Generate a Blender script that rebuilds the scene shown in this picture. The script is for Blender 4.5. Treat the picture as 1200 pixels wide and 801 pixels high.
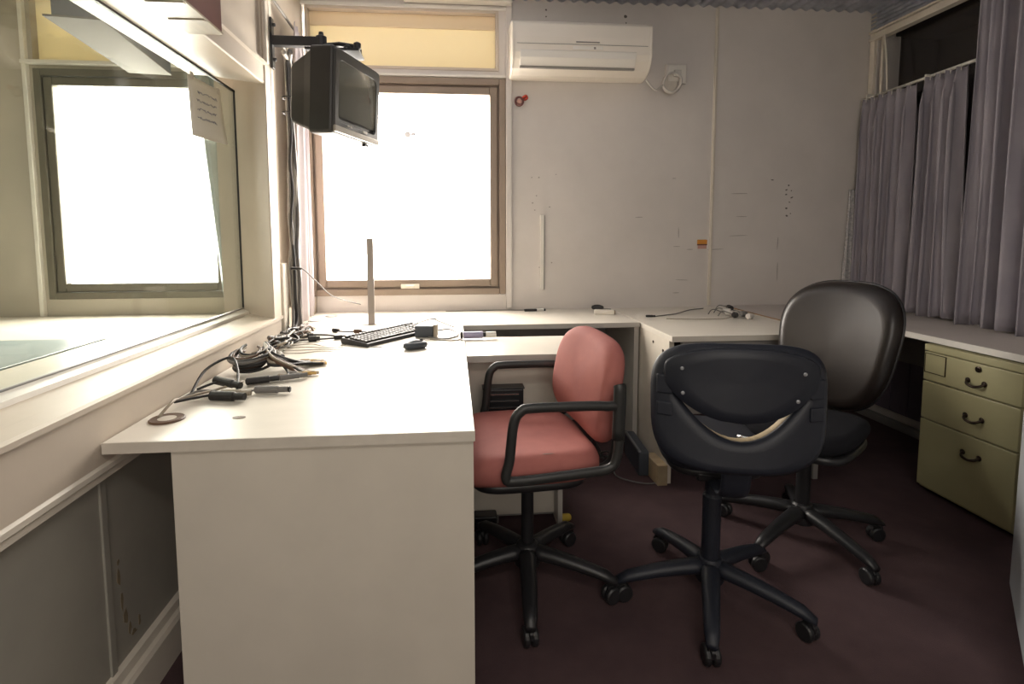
import bpy, bmesh, math, random
from mathutils import Vector, Matrix
for o in list(bpy.data.objects): bpy.data.objects.remove(o)
SC = bpy.context.scene
COL = SC.collection
random.seed(4)
R = math.radians

# ------------------------------------------------------------------ camera, sky, fill lights, exposure
cd = bpy.data.cameras.new('camera'); cam = bpy.data.objects.new('camera', cd); COL.objects.link(cam)
SC.camera = cam
FPX, CX, CY = 625.05, 585.9, 330.1
YAW, PITCH, ROLL = 0.0871, 0.0854, -0.0026
cd.sensor_fit = 'HORIZONTAL'; cd.sensor_width = 36.0; cd.lens = FPX / 1200 * 36
cd.shift_x = (600 - CX) / 1200; cd.shift_y = (CY - 400.5) / 1200
cd.clip_start = 0.02
fw = Vector((math.sin(YAW)*math.cos(PITCH), math.cos(YAW)*math.cos(PITCH), -math.sin(PITCH)))
rt = Vector((math.cos(YAW), -math.sin(YAW), 0)); up = rt.cross(fw)
r2 = math.cos(ROLL)*rt + math.sin(ROLL)*up; u2 = -math.sin(ROLL)*rt + math.cos(ROLL)*up
M = Matrix((r2, u2, -fw)).transposed().to_4x4(); M.translation = Vector((0, 0, 1.2002))
cam.matrix_world = M

SC.view_settings.view_transform = 'Standard'; SC.view_settings.look = 'None'
SC.view_settings.gamma = 1; SC.view_settings.exposure = 0.60

world = bpy.data.worlds.new('overcast_sky'); SC.world = world; world.use_nodes = True
bg = world.node_tree.nodes['Background']
bg.inputs['Color'].default_value = (1.0, 0.925, 0.83, 1); bg.inputs['Strength'].default_value = 17.0

def area_light(name, loc, rot, sx, sy, power, color, portal=False):
    l = bpy.data.lights.new(name, 'AREA'); l.shape = 'RECTANGLE'; l.size = sx; l.size_y = sy
    l.energy = power; l.color = color
    if portal: l.cycles.is_portal = True
    o = bpy.data.objects.new(name, l); COL.objects.link(o); o.location = loc; o.rotation_euler = rot
    return o
area_light('window_portal', (-0.27, 3.50, 1.5), (R(-90), 0, 0), 1.2, 1.36, 1, (1, 1, 1), True)
# portal of the next room's window, then unseen fill lights added for brightness
area_light('window_portal_next', (-1.87, 3.50, 1.5), (R(-90), 0, 0), 1.05, 1.36, 1, (1, 1, 1), True)
area_light('ceiling_fill_light', (0.3, -0.75, 2.50), (0, 0, 0), 1.2, 0.35, 11, (1.0, 0.92, 0.83))  # overhead fill, added to brighten surfaces that face the camera
area_light('rear_fill_light', (0.1, -1.50, 1.65), (R(90), 0, 0), 1.5, 1.1, 9.5, (1.0, 0.93, 0.85))  # added fill from behind the camera; the rear wall has no opening
area_light('next_room_fill', (-2.5, 1.2, 2.5), (0, 0, 0), 1.0, 0.4, 9, (0.97, 0.97, 0.90))  # invented light that keeps the room behind the glass dimly visible

# ------------------------------------------------------------------ materials
def mat(name, color, rough=0.5, metal=0.0, var=0.0, vscale=4.0, bump=0.0, bscale=60.0, color2=None,
        spec=0.5, coat=0.0, stretch=(1, 1, 1), detail=4.0):
    m = bpy.data.materials.new(name); m.use_nodes = True
    nt = m.node_tree; N = nt.nodes; L = nt.links
    b = N['Principled BSDF']
    c = (*color, 1)
    b.inputs['Base Color'].default_value = c
    b.inputs['Roughness'].default_value = rough; b.inputs['Metallic'].default_value = metal
    b.inputs['Specular IOR Level'].default_value = spec
    b.inputs['Coat Weight'].default_value = coat
    tc = N.new('ShaderNodeTexCoord'); mp = N.new('ShaderNodeMapping'); mp.inputs['Scale'].default_value = stretch
    L.new(tc.outputs['Object'], mp.inputs['Vector'])
    if var > 0 or color2:
        n = N.new('ShaderNodeTexNoise'); n.inputs['Scale'].default_value = vscale; n.inputs['Detail'].default_value = detail
        n.inputs['Roughness'].default_value = 0.6
        L.new(mp.outputs['Vector'], n.inputs['Vector'])
        cr = N.new('ShaderNodeValToRGB'); cr.color_ramp.elements[0].position = 0.35; cr.color_ramp.elements[1].position = 0.68
        d = color2 if color2 else tuple(max(0, x*(1-var)) for x in color)
        cr.color_ramp.elements[0].color = (*d, 1); cr.color_ramp.elements[1].color = c
        L.new(n.outputs['Fac'], cr.inputs['Fac']); L.new(cr.outputs['Color'], b.inputs['Base Color'])
    if bump > 0:
        n2 = N.new('ShaderNodeTexNoise'); n2.inputs['Scale'].default_value = bscale; n2.inputs['Detail'].default_value = 3
        L.new(mp.outputs['Vector'], n2.inputs['Vector'])
        bp = N.new('ShaderNodeBump'); bp.inputs['Strength'].default_value = bump; bp.inputs['Distance'].default_value = 0.004
        L.new(n2.outputs['Fac'], bp.inputs['Height']); L.new(bp.outputs['Normal'], b.inputs['Normal'])
    return m

def glass_mat(name, f0, power, tint):
    m = bpy.data.materials.new(name); m.use_nodes = True
    nt = m.node_tree; N = nt.nodes; L = nt.links; N.clear()
    out = N.new('ShaderNodeOutputMaterial'); mix = N.new('ShaderNodeMixShader')
    tr = N.new('ShaderNodeBsdfTransparent'); tr.inputs['Color'].default_value = (*tint, 1)
    gl = N.new('ShaderNodeBsdfGlossy'); gl.inputs['Roughness'].default_value = 0.0
    g = N.new('ShaderNodeNewGeometry'); dt = N.new('ShaderNodeVectorMath'); dt.operation = 'DOT_PRODUCT'
    L.new(g.outputs['Incoming'], dt.inputs[0]); L.new(g.outputs['Normal'], dt.inputs[1])
    def mth(op, a, b=None):
        n = N.new('ShaderNodeMath'); n.operation = op
        for i, x in enumerate((a, b)):
            if x is None: continue
            if isinstance(x, (int, float)): n.inputs[i].default_value = x
            else: L.new(x, n.inputs[i])
        return n.outputs[0]
    f = mth('ADD', f0, mth('MULTIPLY', 1-f0, mth('POWER', mth('SUBTRACT', 1.0, mth('ABSOLUTE', dt.outputs['Value'])), power)))
    L.new(f, mix.inputs['Fac']); L.new(tr.outputs[0], mix.inputs[1]); L.new(gl.outputs[0], mix.inputs[2])
    L.new(mix.outputs[0], out.inputs['Surface'])
    return m

def translucent_mat(name, color, w):
    m = bpy.data.materials.new(name); m.use_nodes = True
    nt = m.node_tree; N = nt.nodes; L = nt.links
    b = N['Principled BSDF']; b.inputs['Base Color'].default_value = (*color, 1); b.inputs['Roughness'].default_value = 0.7
    t = N.new('ShaderNodeBsdfTranslucent'); t.inputs['Color'].default_value = (*color, 1)
    n = N.new('ShaderNodeTexNoise'); n.inputs['Scale'].default_value = 3
    mix = N.new('ShaderNodeMixShader'); mr = N.new('ShaderNodeMapRange')
    mr.inputs['To Min'].default_value = w*0.9; mr.inputs['To Max'].default_value = w*1.1
    L.new(n.outputs['Fac'], mr.inputs['Value']); L.new(mr.outputs['Result'], mix.inputs['Fac'])
    L.new(b.outputs[0], mix.inputs[1]); L.new(t.outputs[0], mix.inputs[2])
    L.new(mix.outputs[0], N['Material Output'].inputs['Surface'])
    return m

MT = {}
MT['wall'] = mat('wall_paint', (0.735, 0.69, 0.645), 0.55, var=0.10, vscale=2.2, bump=0.12, bscale=30, detail=8)
MT['wall_left'] = mat('partition_paint', (0.64, 0.555, 0.455), 0.5, var=0.10, vscale=3, bump=0.08, bscale=40, detail=8)
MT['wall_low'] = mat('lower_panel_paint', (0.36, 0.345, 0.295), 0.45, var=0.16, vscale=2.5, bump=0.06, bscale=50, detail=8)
MT['trim'] = mat('cream_trim_paint', (0.74, 0.68, 0.58), 0.42, var=0.12, vscale=6, bump=0.05, bscale=80)
MT['white_trim'] = mat('white_trim_paint', (0.80, 0.77, 0.70), 0.4, var=0.08, vscale=8)
MT['bronze'] = mat('taupe_aluminium', (0.30, 0.235, 0.18), 0.38, 0.25, var=0.12, vscale=5)
MT['bronze_dark'] = mat('taupe_aluminium_seal', (0.17, 0.13, 0.10), 0.5, 0.1, var=0.1)
MT['desk'] = mat('cream_laminate', (0.76, 0.71, 0.62), 0.32, var=0.05, vscale=7, bump=0.02, bscale=200, stretch=(1, 3, 1))
MT['desk_edge'] = mat('desk_edge_banding', (0.66, 0.61, 0.53), 0.4, var=0.12, vscale=12)
MT['desk_panel'] = mat('desk_end_laminate', (0.68, 0.63, 0.545), 0.42, var=0.07, vscale=4, bump=0.02, bscale=120)
MT['desk_grey'] = mat('grey_white_laminate', (0.52, 0.49, 0.45), 0.45, var=0.06, vscale=5)
MT['grey_inner'] = mat('desk_inner_grey', (0.30, 0.285, 0.27), 0.5, var=0.1, vscale=5)
MT['worktop'] = mat('worktop_laminate', (0.55, 0.50, 0.46), 0.35, var=0.08, vscale=6, bump=0.03, bscale=200)
MT['board_edge'] = mat('raw_chipboard_edge', (0.32, 0.20, 0.11), 0.7, var=0.3, vscale=90)
MT['carpet'] = mat('plum_carpet', (0.105, 0.066, 0.068), 0.95, color2=(0.072, 0.045, 0.048), vscale=3.2, bump=0.7, bscale=420, spec=0.15, detail=9)
MT['olive'] = mat('olive_painted_steel', (0.43, 0.40, 0.225), 0.42, var=0.08, vscale=4, bump=0.03, bscale=150)
MT['dark_bronze'] = mat('dark_handle_metal', (0.05, 0.035, 0.025), 0.35, 0.7, var=0.2)
MT['rose'] = mat('rose_upholstery', (0.46, 0.165, 0.140), 0.75, color2=(0.39, 0.135, 0.118), vscale=8, bump=0.22, bscale=600, spec=0.3)
MT['black_plastic'] = mat('black_plastic', (0.018, 0.018, 0.020), 0.38, var=0.2, vscale=10, bump=0.05, bscale=300)
MT['blue_plastic'] = mat('blue_black_plastic', (0.014, 0.017, 0.027), 0.50, var=0.15, vscale=8, bump=0.06, bscale=350)
MT['leather'] = mat('black_leather', (0.013, 0.009, 0.0075), 0.33, var=0.25, vscale=12, bump=0.035, bscale=220, spec=0.55)
MT['black_fabric'] = mat('black_fabric', (0.012, 0.012, 0.015), 0.9, var=0.2, bump=0.2, bscale=500, spec=0.15)
MT['arm'] = mat('arm_plastic', (0.030, 0.031, 0.030), 0.42, var=0.15, vscale=9)
MT['tan'] = mat('tan_plywood', (0.46, 0.36, 0.22), 0.5, var=0.2, vscale=14, stretch=(1, 6, 1))
MT['chrome'] = mat('bright_steel', (0.7, 0.69, 0.66), 0.25, 1.0, var=0.05)
MT['screw'] = mat('zinc_screw', (0.35, 0.36, 0.38), 0.45, 0.7, var=0.1)
MT['lilac'] = mat('lilac_grey_curtain', (0.35, 0.325, 0.355), 0.85, color2=(0.30, 0.28, 0.315), vscale=5, bump=0.12, bscale=700, spec=0.2)
MT['pale_curtain'] = mat('pale_pink_curtain', (0.50, 0.45, 0.46), 0.85, var=0.1, vscale=7, bump=0.1, bscale=600, spec=0.2)
MT['lace'] = mat('lace_cloth', (0.62, 0.60, 0.58), 0.9, color2=(0.34, 0.33, 0.34), vscale=70, bump=0.3, bscale=140)
MT['tv_case'] = mat('television_case', (0.032, 0.031, 0.028), 0.42, var=0.12, vscale=12, bump=0.04, bscale=300)
MT['tv_silver'] = mat('television_silver_trim', (0.42, 0.39, 0.34), 0.3, 0.5, var=0.08)
MT['tv_glass'] = mat('television_screen_glass', (0.085, 0.092, 0.075), 0.08, var=0.03, spec=0.8, coat=0.5)
MT['ac'] = mat('air_conditioner_plastic', (0.90, 0.84, 0.74), 0.36, var=0.04, vscale=3)
MT['ac_vent'] = mat('air_conditioner_louvre', (0.88, 0.85, 0.78), 0.3, var=0.03)
MT['grey_mark'] = mat('grey_print', (0.30, 0.28, 0.25), 0.6, var=0.1)
MT['red'] = mat('red_plastic', (0.55, 0.06, 0.03), 0.4, var=0.15)
MT['orange'] = mat('orange_sticker', (0.72, 0.30, 0.04), 0.5, var=0.1)
MT['pink'] = mat('faded_pink_sticker', (0.62, 0.36, 0.30), 0.6, var=0.15)
MT['dark_mark'] = mat('dark_scuff', (0.17, 0.15, 0.13), 0.8, var=0.3)
MT['soft_mark'] = mat('faint_scuff', (0.46, 0.42, 0.38), 0.7, var=0.3)
MT['stain'] = mat('brown_stain', (0.26, 0.21, 0.14), 0.7, var=0.3, vscale=20)
MT['maroon'] = mat('maroon_painted_wood', (0.16, 0.055, 0.05), 0.5, var=0.2, vscale=8)
MT['box_under'] = mat('varnished_board', (0.42, 0.36, 0.27), 0.35, var=0.15, vscale=6, stretch=(5, 1, 1))
MT['paper'] = mat('white_paper', (0.82, 0.81, 0.74), 0.8, var=0.04)
MT['ink'] = mat('faded_blue_ink', (0.28, 0.29, 0.34), 0.8, var=0.1)
MT['cable_black'] = mat('black_rubber', (0.02, 0.018, 0.017), 0.5, var=0.2, vscale=30)
MT['cable_grey'] = mat('grey_rubber', (0.20, 0.19, 0.18), 0.5, var=0.2, vscale=30)
MT['cable_beige'] = mat('beige_rubber', (0.42, 0.36, 0.28), 0.5, var=0.2, vscale=30)
MT['cable_white'] = mat('white_rubber', (0.66, 0.63, 0.58), 0.5, var=0.1)
MT['cable_brown'] = mat('brown_rubber', (0.13, 0.07, 0.04), 0.5, var=0.2)
MT['slate'] = mat('slate_plastic', (0.06, 0.07, 0.085), 0.45, var=0.1)
MT['key'] = mat('keycap_plastic', (0.035, 0.028, 0.022), 0.5, var=0.2, vscale=30)
MT['yellow'] = mat('yellow_tape', (0.60, 0.42, 0.05), 0.6, var=0.2)
MT['violet'] = mat('violet_plastic', (0.36, 0.33, 0.48), 0.35, var=0.08)
MT['gold_plug'] = mat('brass_plug', (0.55, 0.36, 0.13), 0.3, 0.9, var=0.1)
MT['ceiling'] = mat('grey_blue_sheeting', (0.66, 0.69, 0.76), 0.3, 0.3, color2=(0.34, 0.37, 0.45), vscale=9, bump=0.6, bscale=45)
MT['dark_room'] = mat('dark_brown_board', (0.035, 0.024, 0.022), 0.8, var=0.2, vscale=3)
MT['plum_board'] = mat('plum_board', (0.19, 0.155, 0.20), 0.7, var=0.15, vscale=4)
MT['teal'] = mat('pale_teal_laminate', (0.34, 0.40, 0.40), 0.3, var=0.1, vscale=4)
MT['duct_board'] = mat('matt_grey_board', (0.16, 0.155, 0.14), 0.95, var=0.1, spec=0.05)
MT['next_frame'] = mat('grey_taupe_aluminium', (0.17, 0.16, 0.125), 0.4, 0.2, var=0.2)
MT['next_wall'] = mat('next_room_paint', (0.50, 0.455, 0.37), 0.7, var=0.12, vscale=2)
MT['cool_grey'] = mat('pale_blue_grey_steel', (0.42, 0.44, 0.46), 0.45, var=0.08, vscale=3)
MT['taupe'] = mat('taupe_bar', (0.34, 0.30, 0.27), 0.45, 0.2, var=0.08)
MT['glass'] = glass_mat('studio_glass', 0.035, 4.6, (0.93, 0.96, 0.94))
MT['pane'] = glass_mat('window_pane_glass', 0.04, 5, (0.98, 0.98, 0.98))
MT['blind'] = translucent_mat('yellowed_blind', (0.96, 0.87, 0.62), 0.075)
MT['blind_top'] = translucent_mat('yellowed_blind_roll', (0.86, 0.72, 0.50), 0.055)
MT['cup'] = translucent_mat('clear_rubber', (0.9, 0.9, 0.9), 0.03)
MT['light_cover'] = mat('fill_lamp_housing', (0.8, 0.8, 0.8), 0.4)

# ------------------------------------------------------------------ mesh helpers
def obj(name, bm, m, parent=None, smooth=False, bevel=0.0, segs=2, mats=None, kind=None, label=None):
    me = bpy.data.meshes.new(name)
    bmesh.ops.recalc_face_normals(bm, faces=bm.faces)
    bm.to_mesh(me); bm.free()
    for mm in (mats or [m]): me.materials.append(mm)
    if smooth:
        for p in me.polygons: p.use_smooth = True
    o = bpy.data.objects.new(name, me); COL.objects.link(o)
    if parent is not None: o.parent = parent
    if bevel > 0:
        b = o.modifiers.new('bevel', 'BEVEL'); b.width = bevel; b.segments = segs; b.limit_method = 'ANGLE'
    if kind: o['kind'] = kind
    if label: o['label'] = label
    return o
def thing(name, label, cat, loc=(0, 0, 0), rz=0.0, group=None):
    o = bpy.data.objects.new(name, None); COL.objects.link(o); o.empty_display_size = 0.05
    o.location = loc; o.rotation_euler = (0, 0, rz); o['label'] = label; o['category'] = cat
    if group: o['group'] = group
    return o
def tag(o, label, cat, group=None):
    o['label'] = label; o['category'] = cat
    if group: o['group'] = group
    return o
def struct(name, bm, m, parent=None, **k):
    o = obj(name, bm, m, parent, **k)
    if parent is None: o['kind'] = 'structure'
    return o
def B(*boxes):
    bm = bmesh.new()
    for b in boxes: add_box(bm, *b)
    return bm
def add_box(bm, x0, x1, y0, y1, z0, z1, mi=0):
    vs = [bm.verts.new((x, y, z)) for x in (x0, x1) for y in (y0, y1) for z in (z0, z1)]
    for f in ((0, 1, 3, 2), (4, 6, 7, 5), (0, 4, 5, 1), (2, 3, 7, 6), (0, 2, 6, 4), (1, 5, 7, 3)):
        bm.faces.new([vs[i] for i in f]).material_index = mi
def add_prism(bm, pts, axis, a, b, mi=0):
    """polygon extruded along an axis. pts are the two other coordinates in xyz order."""
    def P(p, t):
        if axis == 'x': return (t, p[0], p[1])
        if axis == 'y': return (p[0], t, p[1])
        return (p[0], p[1], t)
    A = [bm.verts.new(P(p, a)) for p in pts]; C = [bm.verts.new(P(p, b)) for p in pts]
    n = len(pts)
    bm.faces.new(A).material_index = mi; bm.faces.new(C[::-1]).material_index = mi
    for i in range(n):
        bm.faces.new((A[i], A[(i+1) % n], C[(i+1) % n], C[i])).material_index = mi
def smooth_path(pts, sub=6, closed=False):
    P = [Vector(p) for p in pts]; n = len(P); out = []
    if n < 3 and not closed: return P
    rng = n if closed else n-1
    for i in range(rng):
        p0 = P[(i-1) % n] if closed or i > 0 else P[0]
        p1 = P[i]; p2 = P[(i+1) % n]
        p3 = P[(i+2) % n] if closed or i+2 < n else P[-1]
        for k in range(sub):
            t = k/sub
            out.append(0.5*((2*p1) + (-p0+p2)*t + (2*p0-5*p1+4*p2-p3)*t*t + (-p0+3*p1-3*p2+p3)*t**3))
    if not closed: out.append(P[-1])
    return out
def add_tube(bm, pts, r, n=8, closed=False, flat=None, rs=None, mi=0):
    """sweep of a circle (or flat=(w,h) ellipse) with optional radii scale rs per point"""
    P = [Vector(p) for p in pts]; rings = []
    prev = None
    for i, p in enumerate(P):
        a = P[i-1] if (i > 0 or closed) else P[i]; b = P[(i+1) % len(P)] if (i < len(P)-1 or closed) else P[i]
        t = (b-a)
        if t.length < 1e-9: t = Vector((0, 0, 1))
        t.normalize()
        if prev is None:
            ref = Vector((0, 0, 1)) if abs(t.z) < 0.9 else Vector((1, 0, 0))
            s = t.cross(ref).normalized()
        else:
            s = (prev - t*prev.dot(t))
            if s.length < 1e-6: s = t.orthogonal()
            s.normalize()
        prev = s; u = s.cross(t).normalized()
        k = rs[i] if rs else 1.0
        w, h = (flat if flat else (r, r))
        rings.append([bm.verts.new(p + s*math.cos(2*math.pi*j/n)*w*k + u*math.sin(2*math.pi*j/n)*h*k) for j in range(n)])
    m = len(rings)
    for i in range(m if closed else m-1):
        A, C = rings[i], rings[(i+1) % m]
        for j in range(n):
            bm.faces.new((A[j], A[(j+1) % n], C[(j+1) % n], C[j])).material_index = mi
    if not closed:
        bm.faces.new(rings[0]).material_index = mi; bm.faces.new(rings[-1][::-1]).material_index = mi
def add_lathe(bm, prof, n=24, mat4=None, mi=0):
    """profile of (r, z); spun about z"""
    T = mat4 or Matrix.Identity(4); rings = []
    for r, z in prof:
        rings.append([bm.verts.new(T @ Vector((max(r, 1e-4)*math.cos(2*math.pi*j/n), max(r, 1e-4)*math.sin(2*math.pi*j/n), z))) for j in range(n)])
    for i in range(len(rings)-1):
        A, C = rings[i], rings[i+1]
        for j in range(n): bm.faces.new((A[j], A[(j+1) % n], C[(j+1) % n], C[j])).material_index = mi
    bm.faces.new(rings[0]).material_index = mi; bm.faces.new(rings[-1][::-1]).material_index = mi
def outline(w, h, e, n, top=1.0, bot=1.0):
    """superellipse outline; top / bot scale the half width at the two ends"""
    out = []
    for j in range(n):
        a = 2*math.pi*j/n; c, s = math.cos(a), math.sin(a)
        x = math.copysign(abs(c)**(2/e), c); y = math.copysign(abs(s)**(2/e), s)
        k = bot + (top-bot)*(y*0.5+0.5)
        out.append((x*w/2*k, y*h/2))
    return out
def add_pad(bm, w, h, t, e=3.5, n=56, top=1.0, bot=1.0, deform=None, soft=0.35, rings=7, crown=0.0):
    """upholstered pad in the xy plane, thickness along z"""
    prof = []
    for k in range(rings+1):
        a = -math.pi/2 + math.pi*k/rings
        inset = (1-math.cos(a)) * soft * t
        prof.append((inset, math.sin(a)*t/2))
    O = outline(w, h, e, n, top, bot)
    def ring(ins, z, scale=1.0):
        kx = scale*(1 - 2*ins/w); ky = scale*(1 - 2*ins/h); vs = []
        for x, y in O:
            p = Vector((x*kx, y*ky, z))
            if deform: p = deform(p)
            vs.append(bm.verts.new(p))
        return vs
    L = []
    for s in (0.02, 0.35, 0.7, 0.9): L.append(ring(prof[0][0], prof[0][1] - crown*0.2*(1-s*s), s))
    for ins, z in prof: L.append(ring(ins, z))
    for s in (0.95, 0.85, 0.7, 0.5, 0.25, 0.02): L.append(ring(prof[-1][0], prof[-1][1] + crown*(1-s*s), s))
    for A, C in zip(L, L[1:]):
        for j in range(n): bm.faces.new((A[j], A[(j+1) % n], C[(j+1) % n], C[j]))
    bm.faces.new(L[0]); bm.faces.new(L[-1][::-1])
def T4(loc=(0, 0, 0), rx=0, ry=0, rz=0):
    return Matrix.Translation(loc) @ Matrix.Rotation(rz, 4, 'Z') @ Matrix.Rotation(ry, 4, 'Y') @ Matrix.Rotation(rx, 4, 'X')
def xf(bm, m):
    bmesh.ops.transform(bm, matrix=m, verts=bm.verts); return bm

XL, XR, D, G = -0.81, 2.75, 3.39, -1.033
ZC, DT = 2.64, 0.73
YR = -1.7   # rear end of the room

# ------------------------------------------------------------------ the room shell
struct('floor', B((-0.95, 3.8, YR, 3.5, -0.06, 0.0)), MT['carpet'])
# corrugated ceiling sheet
bm = bmesh.new()
nx = 470; x0, x1 = -0.95, 2.85
rowf = []; 
for y in (YR, 0.0, 1.5, 2.6, 3.5):
    row = []
    for i in range(nx+1):
        x = x0 + (x1-x0)*i/nx
        ph = (x % 0.076)/0.076
        z = ZC + 0.016*(0.5-0.5*math.cos(2*math.pi*ph))
        row.append(bm.verts.new((x, y, z)))
    rowf.append(row)
for A, C in zip(rowf, rowf[1:]):
    for i in range(nx): bm.faces.new((A[i], A[i+1], C[i+1], C[i]))
o = struct('ceiling', bm, MT['ceiling'], smooth=True)
s = o.modifiers.new('solid', 'SOLIDIFY'); s.thickness = -0.02; s.offset = -1

# back wall with the window and the transom opening
WX0, WX1, WZ0, WZ1 = -0.885, 0.333, 0.831, 2.170
TX0, TX1, TZ0, TZ1 = -0.870, 0.292, 2.215, 2.575
wb = struct('wall_back', B((-1.1, XR+0.2, D, D+0.12, -0.05, WZ0), (WX1, XR+0.2, D, D+0.12, WZ0, 2.75), (-1.1, WX0, D, D+0.12, WZ0, 2.75),
                      (WX0, WX1, D, D+0.12, WZ1, TZ0), (WX0, WX1, D, D+0.12, TZ1, 2.75), (TX1, WX1, D, D+0.12, TZ0, TZ1)), MT['wall'])
# marks on the wall
def scuff(x, z, w, h, m='soft_mark', a=0.0, name='scuff_mark'):
    bm = bmesh.new(); n = 8
    pts = []
    for i in range(n):
        t = 2*math.pi*i/n
        px, pz = math.cos(t)*w/2*random.uniform(0.75, 1.1), math.sin(t)*h/2*random.uniform(0.75, 1.1)
        pts.append((px*math.cos(a)-pz*math.sin(a), px*math.sin(a)+pz*math.cos(a)))
    add_prism(bm, pts, 'y', -0.0008, 0.0004)
    o = obj(name, bm, MT[m], wb); o.location = (x, D, z); return o
for x, z, w, h in [(0.587, 2.592, .013, .013), (0.587, 2.552, .01, .01), (1.09, 2.568, .022, .022), (1.095, 2.53, .010, .010)]:
    scuff(x, z, w, h, 'dark_mark', name='screw_hole')
for x, z in [(0.50, 1.57), (0.545, 1.57), (0.655, 1.59), (0.53, 1.455), (0.505, 1.41), (0.615, 1.385), (0.52, 1.365), (0.63, 1.03), (0.55, 1.0)]:
    scuff(x, z, random.uniform(.006, .012), random.uniform(.006, .012), 'soft_mark')
for x, z in [(2.215, 1.53), (2.235, 1.495), (2.20, 1.47), (2.225, 1.42), (2.205, 1.38), (2.235, 1.345), (2.21, 1.33), (2.24, 1.45), (2.10, 1.565), (2.20, 1.50)]:
    scuff(x, z, random.uniform(.008, .022), random.uniform(.007, .014), 'dark_mark', random.uniform(-.5, .5))
for x, z, w in [(1.88, 1.475, .13), (1.90, 1.325, .09), (1.88, 1.20, .14), (1.20, 1.32, .06), (1.46, 1.13, .05), (1.72, 1.11, .14), (1.50, .91, .09), (1.46, .825, .05), (2.42, .785, .06), (1.43, 1.57, .03), (1.55, 1.11, .05)]:
    scuff(x, z, w, .005, 'soft_mark', random.uniform(-.05, .05))
for x, z, h in [(2.155, 1.15, .10), (1.47, 1.22, .07), (2.16, .96, .14)]:
    scuff(x, z, .006, h, 'soft_mark', random.uniform(-.05, .05))
# trims on the back wall
struct('trim_1', B((0.335, 0.372, D-0.022, D+0.0, 0.74, ZC)), MT['wall'], bevel=.004)
struct('trim_2', B((1.676, 1.700, D-0.007, D, 0.74, ZC), (1.684, 1.692, D-0.010, D-0.006, 0.74, ZC)), MT['trim'], bevel=.002)
struct('trim_3', B((WX0-0.02, 0.335, D-0.018, D, WZ1+0.004, WZ1+0.020), (WX0-.02, .335, D-0.012, D, TZ1, TZ1+0.02)), MT['white_trim'], bevel=.003)
struct('trim_4', B((-0.28, 0.37, D-0.06, D, 2.605, 2.635)), MT['white_trim'], bevel=.004)
# window 1: taupe aluminium frame, sash, pane
w1 = thing('window_1', 'taupe aluminium framed window full of white daylight', 'window', (0, 0, 0)); w1['kind'] = 'structure'
for k in ('category', 'label'): del w1[k]
def frame_boxes(x0, x1, z0, z1, t, y0, y1, tb=None):
    tb = tb or t
    return [(x0, x0+t, y0, y1, z0, z1), (x1-t, x1, y0, y1, z0, z1), (x0+t, x1-t, y0, y1, z1-t, z1), (x0+t, x1-t, y0, y1, z0, z0+tb)]
obj('window_frame', B(*frame_boxes(WX0, WX1, WZ0, WZ1, 0.040, D-0.012, D+0.10)), MT['bronze'], w1, bevel=.004)
obj('window_seal', B(*frame_boxes(WX0+0.04, WX1-0.04, WZ0+0.04, WZ1-0.04, 0.010, D+0.008, D+0.06)), MT['bronze_dark'], w1)
obj('window_sash', B(*frame_boxes(WX0+0.050, WX1-0.050, WZ0+0.050, WZ1-0.050, 0.048, D+0.000, D+0.055)), MT['bronze'], w1, bevel=.006)
obj('window_pane', B((WX0+0.09, WX1-0.09, D+0.028, D+0.032, WZ0+0.09, WZ1-0.09)), MT['pane'], w1)
hd = obj('window_latch', B((-0.33, -0.215, D-0.016, D+0.0, 0.872, 0.902), (-0.30, -0.245, D-0.032, D-0.016, 0.880, 0.896)), MT['trim'], w1, bevel=.004)
bm = bmesh.new(); add_lathe(bm, [(0.012, 0), (0.02, 0.001), (0.02, 0.003), (0.012, 0.004)], 16, T4((-0.275, D+0.027, 1.83), rx=R(90)))
add_box(bm, -0.255, -0.225, D+0.024, D+0.027, 1.825, 1.842)
obj('suction_cup', bm, MT['cup'], w1, smooth=False)
# window 2 in the back wall: transom closed by a yellowed blind
w2 = bpy.data.objects.new('window_2', None); COL.objects.link(w2); w2['kind'] = 'structure'
obj('window_frame', B(*frame_boxes(TX0, TX1, TZ0, TZ1, 0.018, D-0.006, D+0.08)), MT['wall_left'], w2, bevel=.003)
obj('blind', B((TX0+0.018, TX1-0.018, D+0.050, D+0.053, TZ0+0.018, TZ1-0.08)), MT['blind'], w2)
obj('blind_roll', B((TX0+0.018, TX1-0.018, D+0.040, D+0.056, TZ1-0.10, TZ1-0.018)), MT['blind_top'], w2, bevel=.003)

# left wall: glazed partition
wl = bpy.data.objects.new('wall_left', None); COL.objects.link(wl); wl['kind'] = 'structure'
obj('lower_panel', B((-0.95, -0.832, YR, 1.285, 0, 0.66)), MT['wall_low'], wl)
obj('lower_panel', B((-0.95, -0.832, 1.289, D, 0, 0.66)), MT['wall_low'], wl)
obj('joint_strip', B((-0.834, -0.827, 1.276, 1.298, 0.10, 0.645)), MT['wall_low'], wl, bevel=.002)
bm = bmesh.new(); add_prism(bm, [(-1.08, 0.640), (-0.812, 0.640), (-0.812, 0.655), (-0.806, 0.660), (-0.806, 0.672), (-0.813, 0.678), (-1.08, .678)], 'y', YR, 2.60)
obj('ledge_moulding', bm, MT['trim'], wl)
bm = bmesh.new(); add_prism(bm, [(-1.10, 0.678), (-0.812, 0.678), (-0.81, 0.815), (-0.800, 0.818), (-0.800, 0.830), (-0.812, 0.833), (-0.87, 0.833), (-0.88, 0.829), (-1.10, .829)], 'y', YR, 2.57)
obj('sill_board', bm, MT['wall_left'], wl)
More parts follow.
